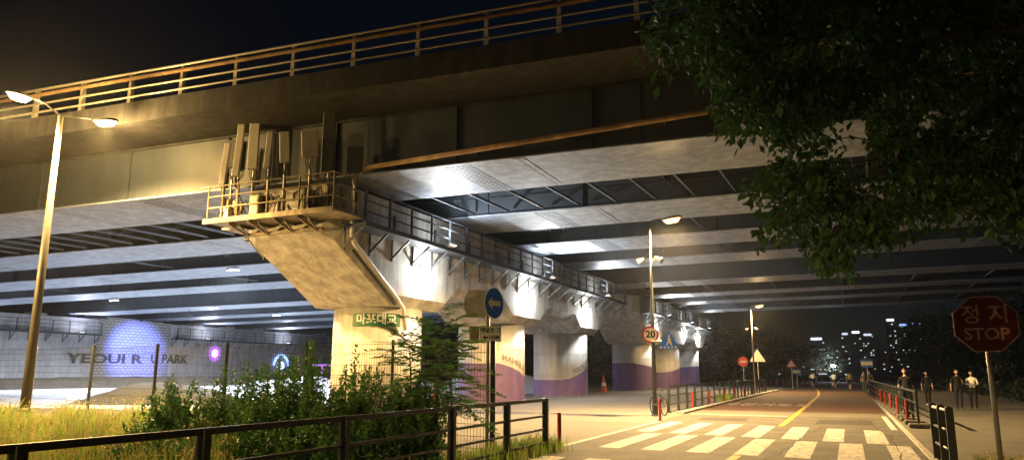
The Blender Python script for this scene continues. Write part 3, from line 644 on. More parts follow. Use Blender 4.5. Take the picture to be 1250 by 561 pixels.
# ------------------------------------------------------------------ street lamps
def street_lamp(base, h, label, heads, power, col, pole_m, r0=.085, lens='lamp_warm', cams=False, kind='SPOT', cone=178, blend=.12, spill=0, throw=0):
    t = thing('street_lamp', label, 'street lamp', base, 0, 'street lamps')
    MB().tube([(0, 0, 0), (0, 0, h * .5), (0, 0, h)], [r0, r0 * .8, r0 * .55], 12).build('pole', pole_m, t, smooth=True)
    MB().lathe([(r0 * 2.1, 0), (r0 * 2.1, .03), (r0 * 1.4, .05), (r0 * 1.3, .4), (r0, .45)], 14).build('base_cover', pole_m, t)
    for (dx, dy, L, up) in heads:
        d = Vector((dx, dy, 0)).normalized(); e = d * L + Vector((0, 0, h + up))
        MB().tube([(0, 0, h - .02), d * L * .5 + Vector((0, 0, h + up * .7)), e], .03, 8).build('arm', pole_m, t, smooth=True)
        ang = math.atan2(d.y, d.x); c = e + d * .32
        Mr = Matrix.Rotation(ang, 3, 'Z') @ Matrix.Rotation(R(-8), 3, 'Y')
        mb = MB(); n = 16; prof = [(-.38, .06, .05), (-.25, .13, .09), (.1, .17, .12), (.34, .12, .08), (.40, .03, .03)]
        v = []
        for (a, wy, hz) in prof:
            for k in range(n):
                th = 2 * math.pi * k / n; v.append(c + Mr @ Vector((a, wy * math.cos(th), max(-.03, hz * math.sin(th)))))
        f = [(i * n + k, i * n + (k + 1) % n, (i + 1) * n + (k + 1) % n, (i + 1) * n + k) for i in range(len(prof) - 1) for k in range(n)]
        f += [tuple(reversed(range(n))), tuple((len(prof) - 1) * n + k for k in range(n))]
        hd = mb.add(v, f).build('lamp_head', 'pole_grey', t, smooth=True)
        lm = MB(); v = [c + Mr @ Vector((-.0 + .33 * math.cos(2 * math.pi * k / 20), .155 * math.sin(2 * math.pi * k / 20), -.035)) * 1 if not j else c + Mr @ Vector((-.0 + .22 * math.cos(2 * math.pi * k / 20), .10 * math.sin(2 * math.pi * k / 20), -.17)) for j in (0, 1) for k in range(20)]
        f = [(k, (k + 1) % 20, 20 + (k + 1) % 20, 20 + k) for k in range(20)] + [tuple(20 + k for k in range(20))]
        lm.add(v, f).build('lens', lens, hd)
        lamp(t, kind, c + Vector((0, 0, -.30)), power, col, .14, spot=R(cone), blend=blend, aim=(0, 0, -1))
        if throw: lamp(t, 'SPOT', c + Vector((.05, -.1, -.32)), throw, col, .14, spot=R(72), blend=.5, aim=(.18, -1, -.42))
        if spill: lamp(t, 'POINT', c + Vector((0, 0, -.32)), spill, col, .14)
    if cams:
        for s in (-1, 1):
            mb = MB(); mb.bar((0, 0, cams), (s * .22, .05, cams + .06), .04, .04); mb.tube([(s * .2, .03, cams + .1), (s * .48, -.12, cams - .06)], [.06, .11], 10)
            mb.build('loudspeaker', 'pole_grey', t)
    return t
def gnd(x, y): p = on_ground(x, y); return Vector((p.x, p.y, 0))
bl = gnd(28, 515)
street_lamp(bl, 10.0, 'tall double armed street lamp standing in the grass at left', [(-.55, -1, .9, .45), (.75, 1, 1.0, .05)], 20000, WARM, 'pole_mid', .15, cone=146, blend=.6, spill=1300)
b1 = gnd(800, 507)
street_lamp(b1, 7.45, 'street lamp with speed sign and parked bicycle at its foot', [(1, .1, .55, .06)], 17500, SODIUM, 'pole_dark', .085, 'lamp_orange', cams=5.9, cone=158, blend=.22, throw=900)
b2 = gnd(922, 478)
street_lamp(b2, 7.2, 'farther street lamp by the bend beside the white triangle sign', [(1, .1, .4, .12)], 7000, SODIUM, 'pole_grey', .085, 'lamp_orange', cams=5.3, cone=158, blend=.22, throw=900)
street_lamp((b1.x, b1.y - 38.8, 0), 7.45, 'assumed unseen near street lamp of the roadside row just behind the viewer', [(1, .1, .55, .06)], 7500, SODIUM, 'pole_dark', .085, 'lamp_orange', cone=165, blend=.2)  # unseen lamp, assumed; added to light the plaque, sapling and stop sign
fp = thing('unseen_floodlight_pole', 'unseen floodlight on a pole added at left to light the pier end', 'floodlight', (-26.5, 9.2, 0))
MB().tube([(0, 0, 0), (0, 0, 5.6)], [.08, .06], 10).build('pole', 'pole_grey', fp, smooth=True)  # out of view; added to throw warm light on the cap and columns
fd = Vector((9.2, 15, -3.9)).normalized(); fr_ = fd.to_track_quat('Y', 'Z').to_matrix()
MB().box(Vector((0, 0, 5.5)) + fd * .2, (.5, .25, .4), rot=fr_).build('housing', 'pole_dark', fp, bevel=.02)
MB().box(Vector((0, 0, 5.5)) + fd * .33, (.44, .012, .34), rot=fr_).build('lens', 'lamp_warm', fp)
lamp(fp, 'SPOT', Vector((0, 0, 5.5)) + fd * .45, 11500, WARM, .15, spot=R(54), blend=.6, aim=fd)

# ------------------------------------------------------------------ signs
def disc_prism(mb, r_, y0, y1, n=32, ph=0, sx=1., cx=0., cz=0., mi=0):
    return mb.prism([(cx + sx * r_ * math.cos(2 * math.pi * k / n + ph), cz + r_ * math.sin(2 * math.pi * k / n + ph)) for k in range(n)], y0, y1, mi)
def sign_root(name, label, pos, to=None, rz=None):
    t = thing(name, label, 'road sign', pos)
    if rz is None: d = Vector((0, 0, 0)) - Vector(pos); rz = math.atan2(d.y, d.x) + math.pi / 2
    t.rotation_euler.z = rz; return t
TXT = Matrix.Rotation(math.pi / 2, 4, 'X')       # text facing local -Y
def sign_text(parent, body, size, m_, x, z, y, bold=.01): return text_mesh('lettering', body, size, m_, parent, Matrix.Translation((x, y, z)) @ TXT, depth=.002, bold=bold)
# stop sign
p = at_depth(1203, 395, 12.2); g0 = Vector((p.x, p.y, 0))
st = sign_root('stop_sign', 'dark red octagonal STOP sign on a grey pole at right', g0); st.rotation_euler.z += R(8)
MB().tube([(0, .05, 0), (0, .05, p.z + .3)], .04, 12).build('pole', 'pole_grey', st, smooth=True)
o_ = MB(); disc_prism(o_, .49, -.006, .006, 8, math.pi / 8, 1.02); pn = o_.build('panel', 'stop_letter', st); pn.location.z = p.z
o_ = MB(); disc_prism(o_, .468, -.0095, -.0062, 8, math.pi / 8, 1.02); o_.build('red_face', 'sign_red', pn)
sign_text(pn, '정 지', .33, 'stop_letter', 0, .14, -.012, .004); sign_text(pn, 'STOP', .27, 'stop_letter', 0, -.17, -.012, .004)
for z in (-.2, .2): MB().box((0, .03, z), (.16, .05, .05)).build('clamp', 'galv', pn)
# blue round sign + plaque
q = gnd(597, 555); bs = sign_root('direction_sign', 'blue round sign with white left arrow above a distance plaque', q); bs.rotation_euler.z += R(12)
d_ = (q - EYE).dot(FWD); zz = lambda y: at_y(598, y, q.y).z
MB().tube([(-.035, .04, 0), (-.035, .04, zz(360) + .1)], .035, 10).build('pole', 'pole_grey', bs, smooth=True)
MB().tube([(.075, .06, 0), (.075, .06, zz(405))], .055, 10).build('pole', 'pole_dark', bs, smooth=True)
zc = zz(370)
o_ = MB(); disc_prism(o_, .315, -.006, .006, 40); bp_ = o_.build('round_panel', 'sign_white', bs); bp_.location = (.06, -.06, zc); bp_.rotation_euler.z = R(40)
o_ = MB(); disc_prism(o_, .302, -.0095, -.0062, 40); o_.build('blue_face', 'sign_blue', bp_)
MB().prism([(-.21, 0), (-.07, .13), (-.07, .05), (.2, .05), (.2, -.05), (-.07, -.05), (-.07, -.13)], -.013, -.0098).build('arrow', 'sign_white', bp_, fix=True)
o_ = MB(); disc_prism(o_, .30, .05, .30, 8, math.pi / 8, .95); bk = o_.build('back_box', 'antenna', bs); bk.location = (-.12, .10, zc); bk.rotation_euler.z = R(42)
zc2 = zz(407)
pq = MB().box((0, 0, 0), (.43, .012, .31)).build('plaque', 'ink', bs); pq.location = (0, -.03, zc2)
MB().box((0, -.0085, 0), (.41, .004, .29)).build('white_face', 'sign_white', pq)
pq.rotation_euler.z = R(-6)
sign_text(pq, '매달은 그', .105, 'ink', 0, .065, -.0125, .003); sign_text(pq, '150M', .10, 'ink', .07, -.075, -.0125, .003)
MB().prism([(-.16, -.075), (-.11, -.03), (-.11, -.06), (-.05, -.06), (-.05, -.09), (-.11, -.09), (-.11, -.12)], -.0135, -.0107).build('arrow', 'ink', pq, fix=True)
MB().box((-.32, .04, zc2), (.2, .1, .29)).build('control_box', 'cabinet', bs, bevel=.01)
# speed sign and crossing sign hung on the lamp post
def zat(y, bb): return at_y(800, y, bb.y).z
sp = sign_root('speed_sign', 'round white 20 speed limit sign with red rim on the lamp post', b1 + Vector((-.06, -.14, zat(408, b1))))
o_ = MB(); disc_prism(o_, .315, -.006, .006, 40); o_.build('red_rim', 'sign_rim_red', sp)
o_ = MB(); disc_prism(o_, .245, -.0095, -.0062, 40); o_.build('white_face', 'sign_white', sp)
sign_text(sp, '20', .36, 'ink', 0, 0, -.012, .012); MB().box((0, .06, 0), (.2, .1, .06)).build('clamp', 'galv', sp)
tp = b1 + Vector((.62, -.1, zat(416, b1)))
ts = sign_root('crossing_sign', 'blue triangular pedestrian crossing sign on an arm of the lamp post', tp)
MB().prism([(-.42, -.30), (.42, -.30), (0, .40)], -.006, .006).build('panel', 'sign_blue', ts, fix=True)
o_ = MB(); disc_prism(o_, .042, -.010, -.0064, 14, 0, 1, .02, .18); o_.prism([(-.03, .12), (.07, .12), (.09, -.02), (.13, -.16), (.08, -.16), (.02, -.05), (-.05, -.16), (-.10, -.16), (-.03, -.02)], -.010, -.0064)
o_.build('walker_symbol', 'sign_white', ts, fix=True)
for k in range(5): MB().prism([(-.34 + k * .145, -.27), (-.26 + k * .145, -.27), (-.24 + k * .13, -.20), (-.31 + k * .13, -.20)], -.010, -.0064).build('stripe_symbol', 'sign_white', ts, fix=True)
MB().tube([(-.66, .08, 0), (.1, .03, 0)], .02, 8).build('arm', 'pole_grey', ts)
# small far signs by the bend
def far_sign(px_, pyc, depth_px, kind, label, r_=.32, m1='far_red', rzo=0):
    g_ = gnd(px_, depth_px); z_ = at_y(px_, pyc, g_.y).z
    t = sign_root('road_sign', label, g_); t.rotation_euler.z += rzo
    MB().tube([(0, .04, 0), (0, .04, z_ + .2)], .035, 8).build('pole', 'pole_grey', t)
    o = MB()
    if kind == 'disc': disc_prism(o, r_, -.006, .006, 28)
    elif kind == 'tri': o.prism([(-r_ * 1.1, -r_ * .8), (r_ * 1.1, -r_ * .8), (0, r_)], -.006, .006)
    else: o.prism([(-r_ * 1.4, -r_), (r_ * 1.4, -r_), (r_ * 1.4, r_), (-r_ * 1.4, r_)], -.006, .006)
    pa = o.build('panel', m1, t, fix=True); pa.location.z = z_
    if kind == 'disc': MB().box((0, -.009, 0), (r_ * 1.2, .004, r_ * .35)).build('white_bar', 'far_white', pa)
    if kind == 'tri': MB().prism([(-r_ * .8, -r_ * .64), (r_ * .8, -r_ * .64), (0, r_ * .68)], -.0095, -.0064).build('face', 'far_white', pa, fix=True)
    if kind == 'rect': MB().box((0, -.009, 0), (r_ * 2.6, .004, r_ * .9)).build('white_band', 'far_white', pa)
far_sign(909, 441, 477.5, 'disc', 'red round no entry sign left of the far street lamp', .42)
far_sign(927, 434, 477, 'tri', 'white triangle sign beside the far street lamp', .62, 'far_white')
far_sign(968, 443, 474, 'tri', 'faint red triangle sign at the end of the road', .5)
far_sign(1061, 443, 478, 'rect', 'blue and white board sign above two people on the right', .35, 'far_blue')
far_sign(974, 453, 474, 'rect', 'small blue lit board at the end of the road', .28, 'far_blue')

# ------------------------------------------------------------------ fences and railings
def line_fence(name, label, cat, pts, post_h, rails, m_, pw=(.07, .07), rw=.045, group=None, tops=None, feet=None):
    t = thing(name, label, cat, (0, 0, 0), 0, group)
    for i, (x, y) in enumerate(pts):
        a = pts[max(0, i - 1)]; b = pts[min(len(pts) - 1, i + 1)]; rz = math.atan2(b[1] - a[1], b[0] - a[0])
        mb = MB().box((0, 0, post_h / 2), (pw[0], pw[1], post_h)); mb.box((0, 0, .012), (pw[0] * 2, pw[1] * 2, .024))
        mb.build('post', m_, t, loc=(x, y, 0), rz=rz)
        if feet: MB().box((0, 0, .07), (.30, .55, .14)).build('foot_block', feet, t, loc=(x, y, .022), rz=rz, bevel=.03)
        if i < len(pts) - 1:
            for h in rails:
                rr_ = rw * (1.25 if h == max(rails) else .8)
                MB().bar((x, y, h), (pts[i + 1][0], pts[i + 1][1], h), rr_, rr_).build('rail', m_, t)
    return t
line_fence('guard_rail', 'dark metal guard rail in front of the shrubs', 'railing', [(-5.62, -.5), (-5.60, 1.6), (-5.58, 3.66), (-5.58, 5.4), (-5.60, 7.6), (-5.68, 10.45), (-5.72, 12.6), (-5.74, 14.55)], 1.06, (1.04, .72, .46, .2), 'rail_green', (.085, .11), .05)
ptsL = [(-6.78 - .006 * i, 30.9 + i * 1.95) for i in range(22)]
line_fence('road_railing', 'long dark railing along the left edge of the road', 'railing', ptsL, 1.05, (1.05, .68, .32), 'rail_green', (.12, .09), .05)
ptsR = [(1.78 - .018 * i, 25.4 + i * 1.75) for i in range(24)]
line_fence('path_railing', 'dark railing on block feet along the right edge of the road', 'railing', ptsR, 1.08, (1.08, .74, .40), 'rail_green', (.06, .06), .045, feet='concrete_dark')
# the short near panel with rounded plates on the right
nr = thing('short_railing', 'short black railing of rounded flat posts before the stop sign', 'railing')
for y, x in ((16.6, 1.42), (15.65, 1.46), (14.75, 1.50)):
    mb = MB(); mb.prism([(-.06, 0), (.06, 0), (.06, .95)] + [(.06 * math.cos(a), .98 + .06 * math.sin(a)) for a in [math.pi * k / 8 for k in range(0, 9)]] + [(-.06, .95)], -.03, .03)
    mb.build('post', 'black_paint', nr, fix=True, loc=(x, y, .02))
for h in (.98, .64, .32): MB().tube([(1.42, 16.6, h), (1.50, 14.75, h)], .028, 8).build('rail', 'galv' if h > .9 else 'black_paint', nr, smooth=True)
# wire mesh fence
mf = thing('wire_fence', 'tall green wire mesh fence between grass and the bridge yard', 'fence')
fx = [(-6.62, 13.62), (-7.95, 13.95), (-9.3, 14.28), (-12.32, 15.02), (-15.78, 15.87), (-19.56, 16.79), (-23.86, 17.84), (-28.68, 19.02), (-33.5, 20.2), (-38.5, 21.4)]
for i, (x, y) in enumerate(fx):
    h = 2.2 + .011 * abs(x + 6); MB().tube([(x, y, 0), (x, y, h + .06)], .052 if i > 2 else .035, 8).build('post', 'black_paint' if i != 7 else 'galv', mf)
    if i < len(fx) - 1:
        x2, y2 = fx[i + 1]; L = math.hypot(x2 - x, y2 - y); n = int(L / .085); mb = MB(); h2 = h + .03
        for k in range(1, n):
            q = k / n; mb.tube([(x + (x2 - x) * q, y + (y2 - y) * q, .05), (x + (x2 - x) * q, y + (y2 - y) * q, h2 - .03)], .0048, 3, cap=False)
        for z in [.1 + .235 * k for k in range(9)] + [h2 - .05, h2 - .25]: mb.tube([(x, y - .006, z), (x2, y2 - .006, z)], .0055, 3, cap=False)
        mb.build('wire_panel', 'steel_dark', mf)
# a leaning pole, a red and white barrier frame by the column
bf = thing('barrier_frame', 'white barrier frame behind the sand heap with pink light put in as glow', 'barrier')
p = at_depth(393, 447, 62); bx0 = Vector((p.x, p.y, 0))
for dx in (-1.1, 0, 1.1): MB().tube([bx0 + Vector((dx, 0, 0)), bx0 + Vector((dx, 0, 2.1))], .06, 8).build('post', 'pink_glow_dim', bf)  # pink light on the frame is put in as emission
MB().tube([bx0 + Vector((-1.1, 0, 2.1)), bx0 + Vector((1.1, 0, 2.1))], .06, 8).build('rail', 'pink_glow_dim', bf)

# ------------------------------------------------------------------ cones and delineators
def cone(pos, label, s=1.):
    t = thing('traffic_cone', label, 'traffic cone', pos)
    MB().lathe([(.15 * s, .035 * s), (.03 * s, .72 * s), (.02 * s, .74 * s)], 18).build('cone_body', 'orange_plastic', t, smooth=False)
    MB().lathe([(.112 * s, .28 * s), (.082 * s, .45 * s)], 18).build('white_band', 'sign_white', t)
    MB().box((0, 0, .017 * s), (.4 * s, .4 * s, .034 * s)).build('base', 'orange_plastic', t, bevel=.008)
cone(gnd(737, 478), 'orange traffic cone with white band on the plaza', 1.75)
cone(gnd(530, 486), 'orange traffic cone seen through the wire fence', 1.3)
dm = MB().lathe([(.045, 0), (.045, .70), (.035, .74), (.01, .75)], 12).mesh('post', 'red_plastic')
db = MB().lathe([(.11, 0), (.11, .02), (.06, .05)], 12).mesh('base', 'red_plastic')
dw = MB().lathe([(.0465, .5), (.0465, .58)], 12).mesh('reflective_band', 'sign_white')
dm2 = MB().lathe([(.045, 0), (.045, .70), (.035, .74), (.01, .75)], 12).mesh('post', 'orange_plastic')
mat('maroon_plastic', (.22, .025, .02), .6, var=.2, spec=.2)
dm3 = MB().lathe([(.045, 0), (.045, .70), (.035, .74), (.01, .75)], 12).mesh('post', 'maroon_plastic')
def delin(pos, label, group=None, m_=None, band=True):
    t = thing('delineator_post', label, 'delineator', pos, 0, group)
    link('post', m_ or dm, t); link('base', db, t)
    if band and m_ is None: link('reflective_band', dw, t)
delin(gnd(683, 547), 'red delineator post beside the end of the guard rail', None, None, False)
delin(gnd(806, 513), 'red delineator post at the foot of the lamp with the bicycle', None, None, False)
ORD = ['first', 'second', 'third', 'fourth', 'fifth', 'sixth', 'seventh', 'eighth', 'ninth', 'tenth', 'eleventh', 'twelfth', 'thirteenth']
for i in range(8): delin((-6.45, 34.2 + i * 4.6, 0), f'{ORD[i]} orange delineator from the near end of the left road railing', 'delineators along the left railing', dm3)
for i in range(6): delin((1.62 - .018 * i * 2.4, 27.6 + i * 4.2, .022), f'{ORD[i]} orange delineator from the near end of the right railing', 'delineators along the right railing', dm3)
for i in range(13): delin((-9.4 + i * .83, 104 - .7 * i, 0), f'{ORD[i]} red delineator from the left in the road end row', 'delineators at the road end')

# ------------------------------------------------------------------ plants
def leafquad(mb, p, d, nrm, L, W, fold=.15, mi=0):
    """a leaf: two triangles pairs folded on the midrib (4 tris)"""
    d = d.normalized(); s = d.cross(nrm)
    if s.length < 1e-4: s = d.orthogonal()
    s.normalize(); n_ = s.cross(d); b = len(mb.v)
    mb.v += [tuple(p), tuple(p + d * L * .5 + s * W / 2 + n_ * fold * W), tuple(p + d * L), tuple(p + d * L * .5 - s * W / 2 + n_ * fold * W), tuple(p + d * L * .45)]
    mb.f += [(b, b + 4, b + 1), (b + 4, b + 2, b + 1), (b, b + 3, b + 4), (b + 4, b + 3, b + 2)]; mb.mi += [mi] * 4
def rv(r_, s=1.): return Vector((r_.uniform(-s, s), r_.uniform(-s, s), r_.uniform(-s, s)))
def shrub(px_, depth, h, wd, label, seed, nsh=16, leaf=.11):
    r_ = random.Random(seed); h *= 1.25; b = at_depth(px_, 560, depth); b.z = 0
    t = thing('shrub', label, 'shrub', b, 0, 'shrubs behind the guard rail')
    st, lf = MB(), MB()
    for i in range(nsh):
        a = r_.uniform(0, 6.28); q = r_.random() ** .6 * wd; top = Vector((q * math.cos(a), q * math.sin(a), h * r_.uniform(.55, 1.0) * (1 - .25 * q / wd)))
        p0 = Vector((top.x * .25, top.y * .25, 0)); mid = (p0 + top) / 2 + rv(r_, .06)
        st.tube([p0, mid, top], [.011, .008, .003], 4, cap=False)
        n = int(top.z / .0125)
        for k in range(n):
            f_ = .12 + .88 * k / n; c = p0.lerp(mid, f_ * 2) if f_ < .5 else mid.lerp(top, f_ * 2 - 1)
            sz = leaf * (1.15 - .6 * f_) * r_.uniform(.7, 1.25); spread = .17 * (1 - f_) + .02
            d = Vector((r_.uniform(-1, 1), r_.uniform(-1, 1), r_.uniform(-.1, .9)))
            leafquad(lf, c + rv(r_, spread), d, Vector((r_.uniform(-.5, .5), r_.uniform(-.5, .5), 1)), sz, sz * .62)
    st.build('stem', 'stem', t); lf.build('foliage', 'leaf', t)
shr = [(182, 12.5, 1.0, .5), (212, 12.2, 1.35, .5), (246, 11.6, 1.25, .55), (284, 12.6, 1.65, .5), (312, 11.2, 1.35, .55), (338, 12.8, 1.75, .5), (368, 12.0, 1.9, .5), (398, 11.3, 1.45, .6), (430, 12.4, 1.7, .55), (462, 11.6, 1.5, .6), (494, 12.4, 1.55, .5), (518, 11.6, 1.25, .45),
       (160, 10.6, .7, .5), (225, 10.2, .8, .6), (300, 10.0, .85, .6), (375, 10.0, .9, .6), (450, 10.6, .95, .6)]
words = ['leftmost low', 'first spiky', 'rounded', 'tall spiky', 'dense middle', 'narrow tall', 'tallest pointed', 'broad leafy', 'upright leafy', 'wide dark', 'thin upright', 'small dark', 'lowest front', 'low front', 'low round front', 'low dark front', 'rightmost low front']
where = ['beside the bright grass', 'right of the leftmost low shrub', 'between two spiky shrubs', 'below the wire fence post', 'left of the yellow column', 'left of the tallest shrub', 'in front of the wire fence', 'before the yellow column', 'under the green name plate', 'left of the feathery sapling', 'beside the feathery sapling', 'under the feathery sapling', 'at the grass edge', 'behind the rail at left', 'behind the left post of the rail', 'below the tallest shrub', 'below the feathery sapling']
for i, (a, d, h, w_) in enumerate(shr): shrub(a, d, h, w_, f'{words[i]} green shrub {where[i]}', 20 + i, 42 if i < 12 else 36)
# feathery sapling
def sapling(px_, depth, h, label, seed):
    r_ = random.Random(seed); b = at_depth(px_, 560, depth); b.z = 0
    t = thing('sapling', label, 'sapling', b); st, lf = MB(), MB()
    st.tube([(0, 0, 0), (.03, .02, h * .45), (-.02, .0, h * .9)], [.03, .022, .01], 7)
    for i in range(27):
        f_ = .50 + .47 * i / 26; z = h * f_; a = i * 2.4 + r_.uniform(-.3, .3); L = r_.uniform(.8, 1.25) * (1.1 - .3 * f_)
        el = R(r_.uniform(-8, 14) + 40 * ((f_ - .5) / .47) ** 1.5); d = Vector((math.cos(a) * math.cos(el), math.sin(a) * math.cos(el), math.sin(el)))
        p0 = Vector((0, 0, z)); pts = [p0 + d * L * q - Vector((0, 0, .36 * L * q * q)) for q in (0, .25, .5, .75, 1)]
        st.tube(pts, [.007, .006, .005, .004, .002], 4, cap=False)
        n = 15
        for k in range(n):
            q = .2 + .8 * k / (n - 1); c = p0 + d * L * q - Vector((0, 0, .36 * L * q * q)); side = d.cross(Vector((0, 0, 1))).normalized()
            for s in (-1, 1):
                dd = side * s + d * .45 + Vector((0, 0, r_.uniform(-.45, .1))); ln = .19 * (1 - .35 * abs(q - .45)) * r_.uniform(.85, 1.15)
                leafquad(lf, c, dd, Vector((0, 0, 1)) + rv(r_, .3), ln, ln * .36)
    st.build('stem', 'stem', t); lf.build('foliage', 'leaf_sap', t)
sapling(530, 11.6, 2.38, 'feathery sapling with long pinnate leaves before the columns', 3)
sapling(548, 12.4, 2.0, 'feathery sapling standing just right of the tall one', 9)
sapling(498, 12.4, 2.1, 'shorter feathery sapling left of the tall one', 5)

# grass: tufts of blades
def grass_field(name, label, sampler, n, hmin, hmax, seed, mats=('grass', 'straw'), straw=.25, wid=.012):
    r_ = random.Random(seed); mb = MB()
    for i in range(n):
        x, y, k = sampler(r_); h = r_.uniform(hmin, hmax) * k; a = r_.uniform(0, 6.28); lean = r_.uniform(.05, .45) * h
        dx, dy = math.cos(a) * lean, math.sin(a) * lean; wx, wy = -math.sin(a) * wid, math.cos(a) * wid; b = len(mb.v)
        mi = 1 if r_.random() < straw else 0
        mb.v += [(x - wx, y - wy, -.01), (x + wx, y + wy, -.01), (x + dx * .4 + wx * .7, y + dy * .4 + wy * .7, h * .6), (x + dx * .4 - wx * .7, y + dy * .4 - wy * .7, h * .6), (x + dx, y + dy, h)]
        mb.f += [(b, b + 1, b + 2, b + 3), (b + 3, b + 2, b + 4)]; mb.mi += [mi, mi]
        if mi and r_.random() < .5:     # seed head
            for q in range(3):
                p = Vector((x + dx, y + dy, h)) + rv(r_, .04); leafquad(mb, p, rv(r_) + Vector((0, 0, .6)), rv(r_), .05, .025, mi=1)
    o = mb.build(name, list(mats), None); tag(o, label, 'grass', None, 'stuff'); return o
def samp_left(r_):
    while True:
        px_ = r_.uniform(-120, 300); d = r_.uniform(8.2, 22); p = at_depth(px_, 560, d)
        if p.y < 20 and p.x < -6.1: return p.x, p.y, max(.35, .8 + .45 * math.sin(p.x * 1.9 + 1.3 * math.sin(p.y * 1.4)) * math.sin(p.y * 2.3 + p.x * .6) + .25 * math.sin(p.x * 5.1) * math.sin(p.y * 4.7))
grass_field('grass', 'tall lamplit grass and weeds at the left edge', samp_left, 34000, .25, .72, 2, straw=.30, wid=.011)
def samp_edge(r_):
    y = r_.uniform(6, 15.2); x = -5.95 + r_.gauss(0, .22) - .02 * (15 - y); return x, y, .8 + .5 * math.sin(y * 3.1) ** 2
grass_field('grass', 'weeds under the end of the guard rail', samp_edge, 5200, .08, .34, 3, straw=.08, wid=.010)
def samp_r(r_):
    return 1.9 + abs(r_.gauss(0, .7)), r_.uniform(11.5, 16.0), .8
grass_field('grass', 'thin weeds round the foot of the stop sign pole', samp_r, 2600, .08, .30, 4, straw=.35, wid=.008)
def samp_f(r_): return -6.55 + r_.uniform(-.3, .25), r_.uniform(43.5, 46.5), 1
grass_field('grass', 'green weed tuft at the foot of the left road railing', samp_f, 500, .15, .5, 5, straw=.0, wid=.02)

# the overhanging tree: trunk stands outside the right edge of the view
def overhang_tree():
    r_ = random.Random(11); base = Vector((6.2, 7.4, 0)); t = thing('leafy_tree', 'large leafy tree hanging over the road at upper right', 'tree', base)
    poly = [(768, 62), (800, 100), (838, 92), (858, 120), (880, 180), (905, 215), (925, 262), (938, 330), (962, 305), (992, 332), (1030, 346), (1050, 318), (1105, 300), (1150, 268), (1180, 300), (1222, 270), (1228, 338), (1262, 352), (1420, 300), (1480, 60), (1300, -190), (900, -160), (780, -60), (800, 10)]
    def inside(x, y):
        c = False; j = len(poly) - 1
        for i in range(len(poly)):
            (xi, yi), (xj, yj) = poly[i], poly[j]
            if (yi > y) != (yj > y) and x < (xj - xi) * (y - yi) / (yj - yi) + xi: c = not c
            j = i
        return c
    tr, lf = MB(), MB(); fork = Vector((5.2, 7.9, 3.6)) - base
    tr.tube([(0, 0, -.05), (-.1, .05, 1.2), (-.5, .2, 2.6), fork, fork + Vector((-.8, .1, 1.7)), fork + Vector((-1.6, .3, 3.6))], [.30, .24, .20, .17, .12, .06], 12)
    limbs = []
    for (x, y, d) in ((840, 20, 8.6), (930, 130, 8.2), (1000, 250, 8.0), (1100, 200, 8.6), (1180, 120, 8.8), (1240, 260, 8.4), (1050, 40, 9.2), (960, 60, 7.8), (1120, -60, 8.8)):
        e = at_depth(x, y, d) - base; m1 = fork.lerp(e, .35) + Vector((0, 0, .9)); m2 = fork.lerp(e, .7) + Vector((0, 0, .7))
        limbs.append((fork, m1, m2, e)); tr.tube([fork, m1, m2, e], [.07, .05, .028, .01], 7)
    def near_limb(p):
        best = None
        for L in limbs:
            for a, b in zip(L, L[1:]):
                for q in (.2, .5, .8):
                    c = a.lerp(b, q); dd = (c - p).length
                    if best is None or dd < best[0]: best = (dd, c)
        return best[1]
    n = 0; gaps = [(r_.uniform(850, 1250), r_.uniform(60, 330), r_.uniform(14, 34)) for _ in range(16)]
    while n < 1500:
        x, y = r_.uniform(765, 1480), r_.uniform(-190, 352)
        if not inside(x, y): continue
        if any((x - gx) ** 2 + (y - gy) ** 2 < gr_ * gr_ for gx, gy, gr_ in gaps): continue
        if y < -10 and r_.random() < .5: continue
        if x < 850 and y < 120 and r_.random() < .45: continue
        p = at_depth(x, y - 14, r_.uniform(7.0, 10.2)) - base; n += 1
        c = near_limb(p); mid = c.lerp(p, .6) + Vector((0, 0, .12)); d = (p - mid).normalized()
        tw = [c, mid, p, p + d * .12 - Vector((0, 0, .10))]
        if n % 4 == 0: tr.tube(tw, [.012, .008, .004, .002], 4, cap=False)
        for k in range(r_.randint(24, 38)):
            q = r_.random(); cc = mid.lerp(p, .35 + .65 * q) + rv(r_, .17)
            dd = d * .5 + Vector((r_.uniform(-1, 1), r_.uniform(-1, 1), r_.uniform(-1.3, .1))); sz = r_.uniform(.07, .15)
            leafquad(lf, cc, dd, rv(r_) + Vector((0, 0, .8)), sz, sz * .55)
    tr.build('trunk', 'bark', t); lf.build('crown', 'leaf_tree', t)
overhang_tree()
# dark background trees
def bg_tree(pos, h, wd, label, seed, n=3800, group='dark trees in the distance'):
    r_ = random.Random(seed); t = thing('broadleaf_tree', label, 'tree', pos, 0, group); tr, lf = MB(), MB()
    tr.tube([(0, 0, -.1), (.1, 0, h * .3), (0, .1, h * .75)], [h * .028, h * .02, h * .008], 8)
    cl = []
    for i in range(22):
        a, q = r_.uniform(0, 6.28), r_.random() ** .5; z = h * r_.uniform(.22, .92); k = math.sin(math.pi * min(1, max(.12, (z / h - .1) / .95))) ** .6
        c = Vector((math.cos(a) * q * wd * k, math.sin(a) * q * wd * k, z)); cl.append(c)
        tr.tube([(0, .03, z * .6), c * .6 + Vector((0, 0, z * .36)), c], [h * .009, h * .006, h * .002], 5, cap=False)
    for i in range(n):
        c = r_.choice(cl); s = wd * .34; p = c + Vector((r_.gauss(0, .5), r_.gauss(0, .5), r_.gauss(0, .42))) * s; sz = r_.uniform(.22, .45)
        leafquad(lf, p, rv(r_), rv(r_) + Vector((0, 0, .7)), sz, sz * .7)
    tr.build('trunk', 'bark', t); lf.build('crown', 'leaf_far', t)
side = ['behind the walkers at far right', 'behind the stop sign', 'right of the city lights', 'at the right edge behind the pavement']
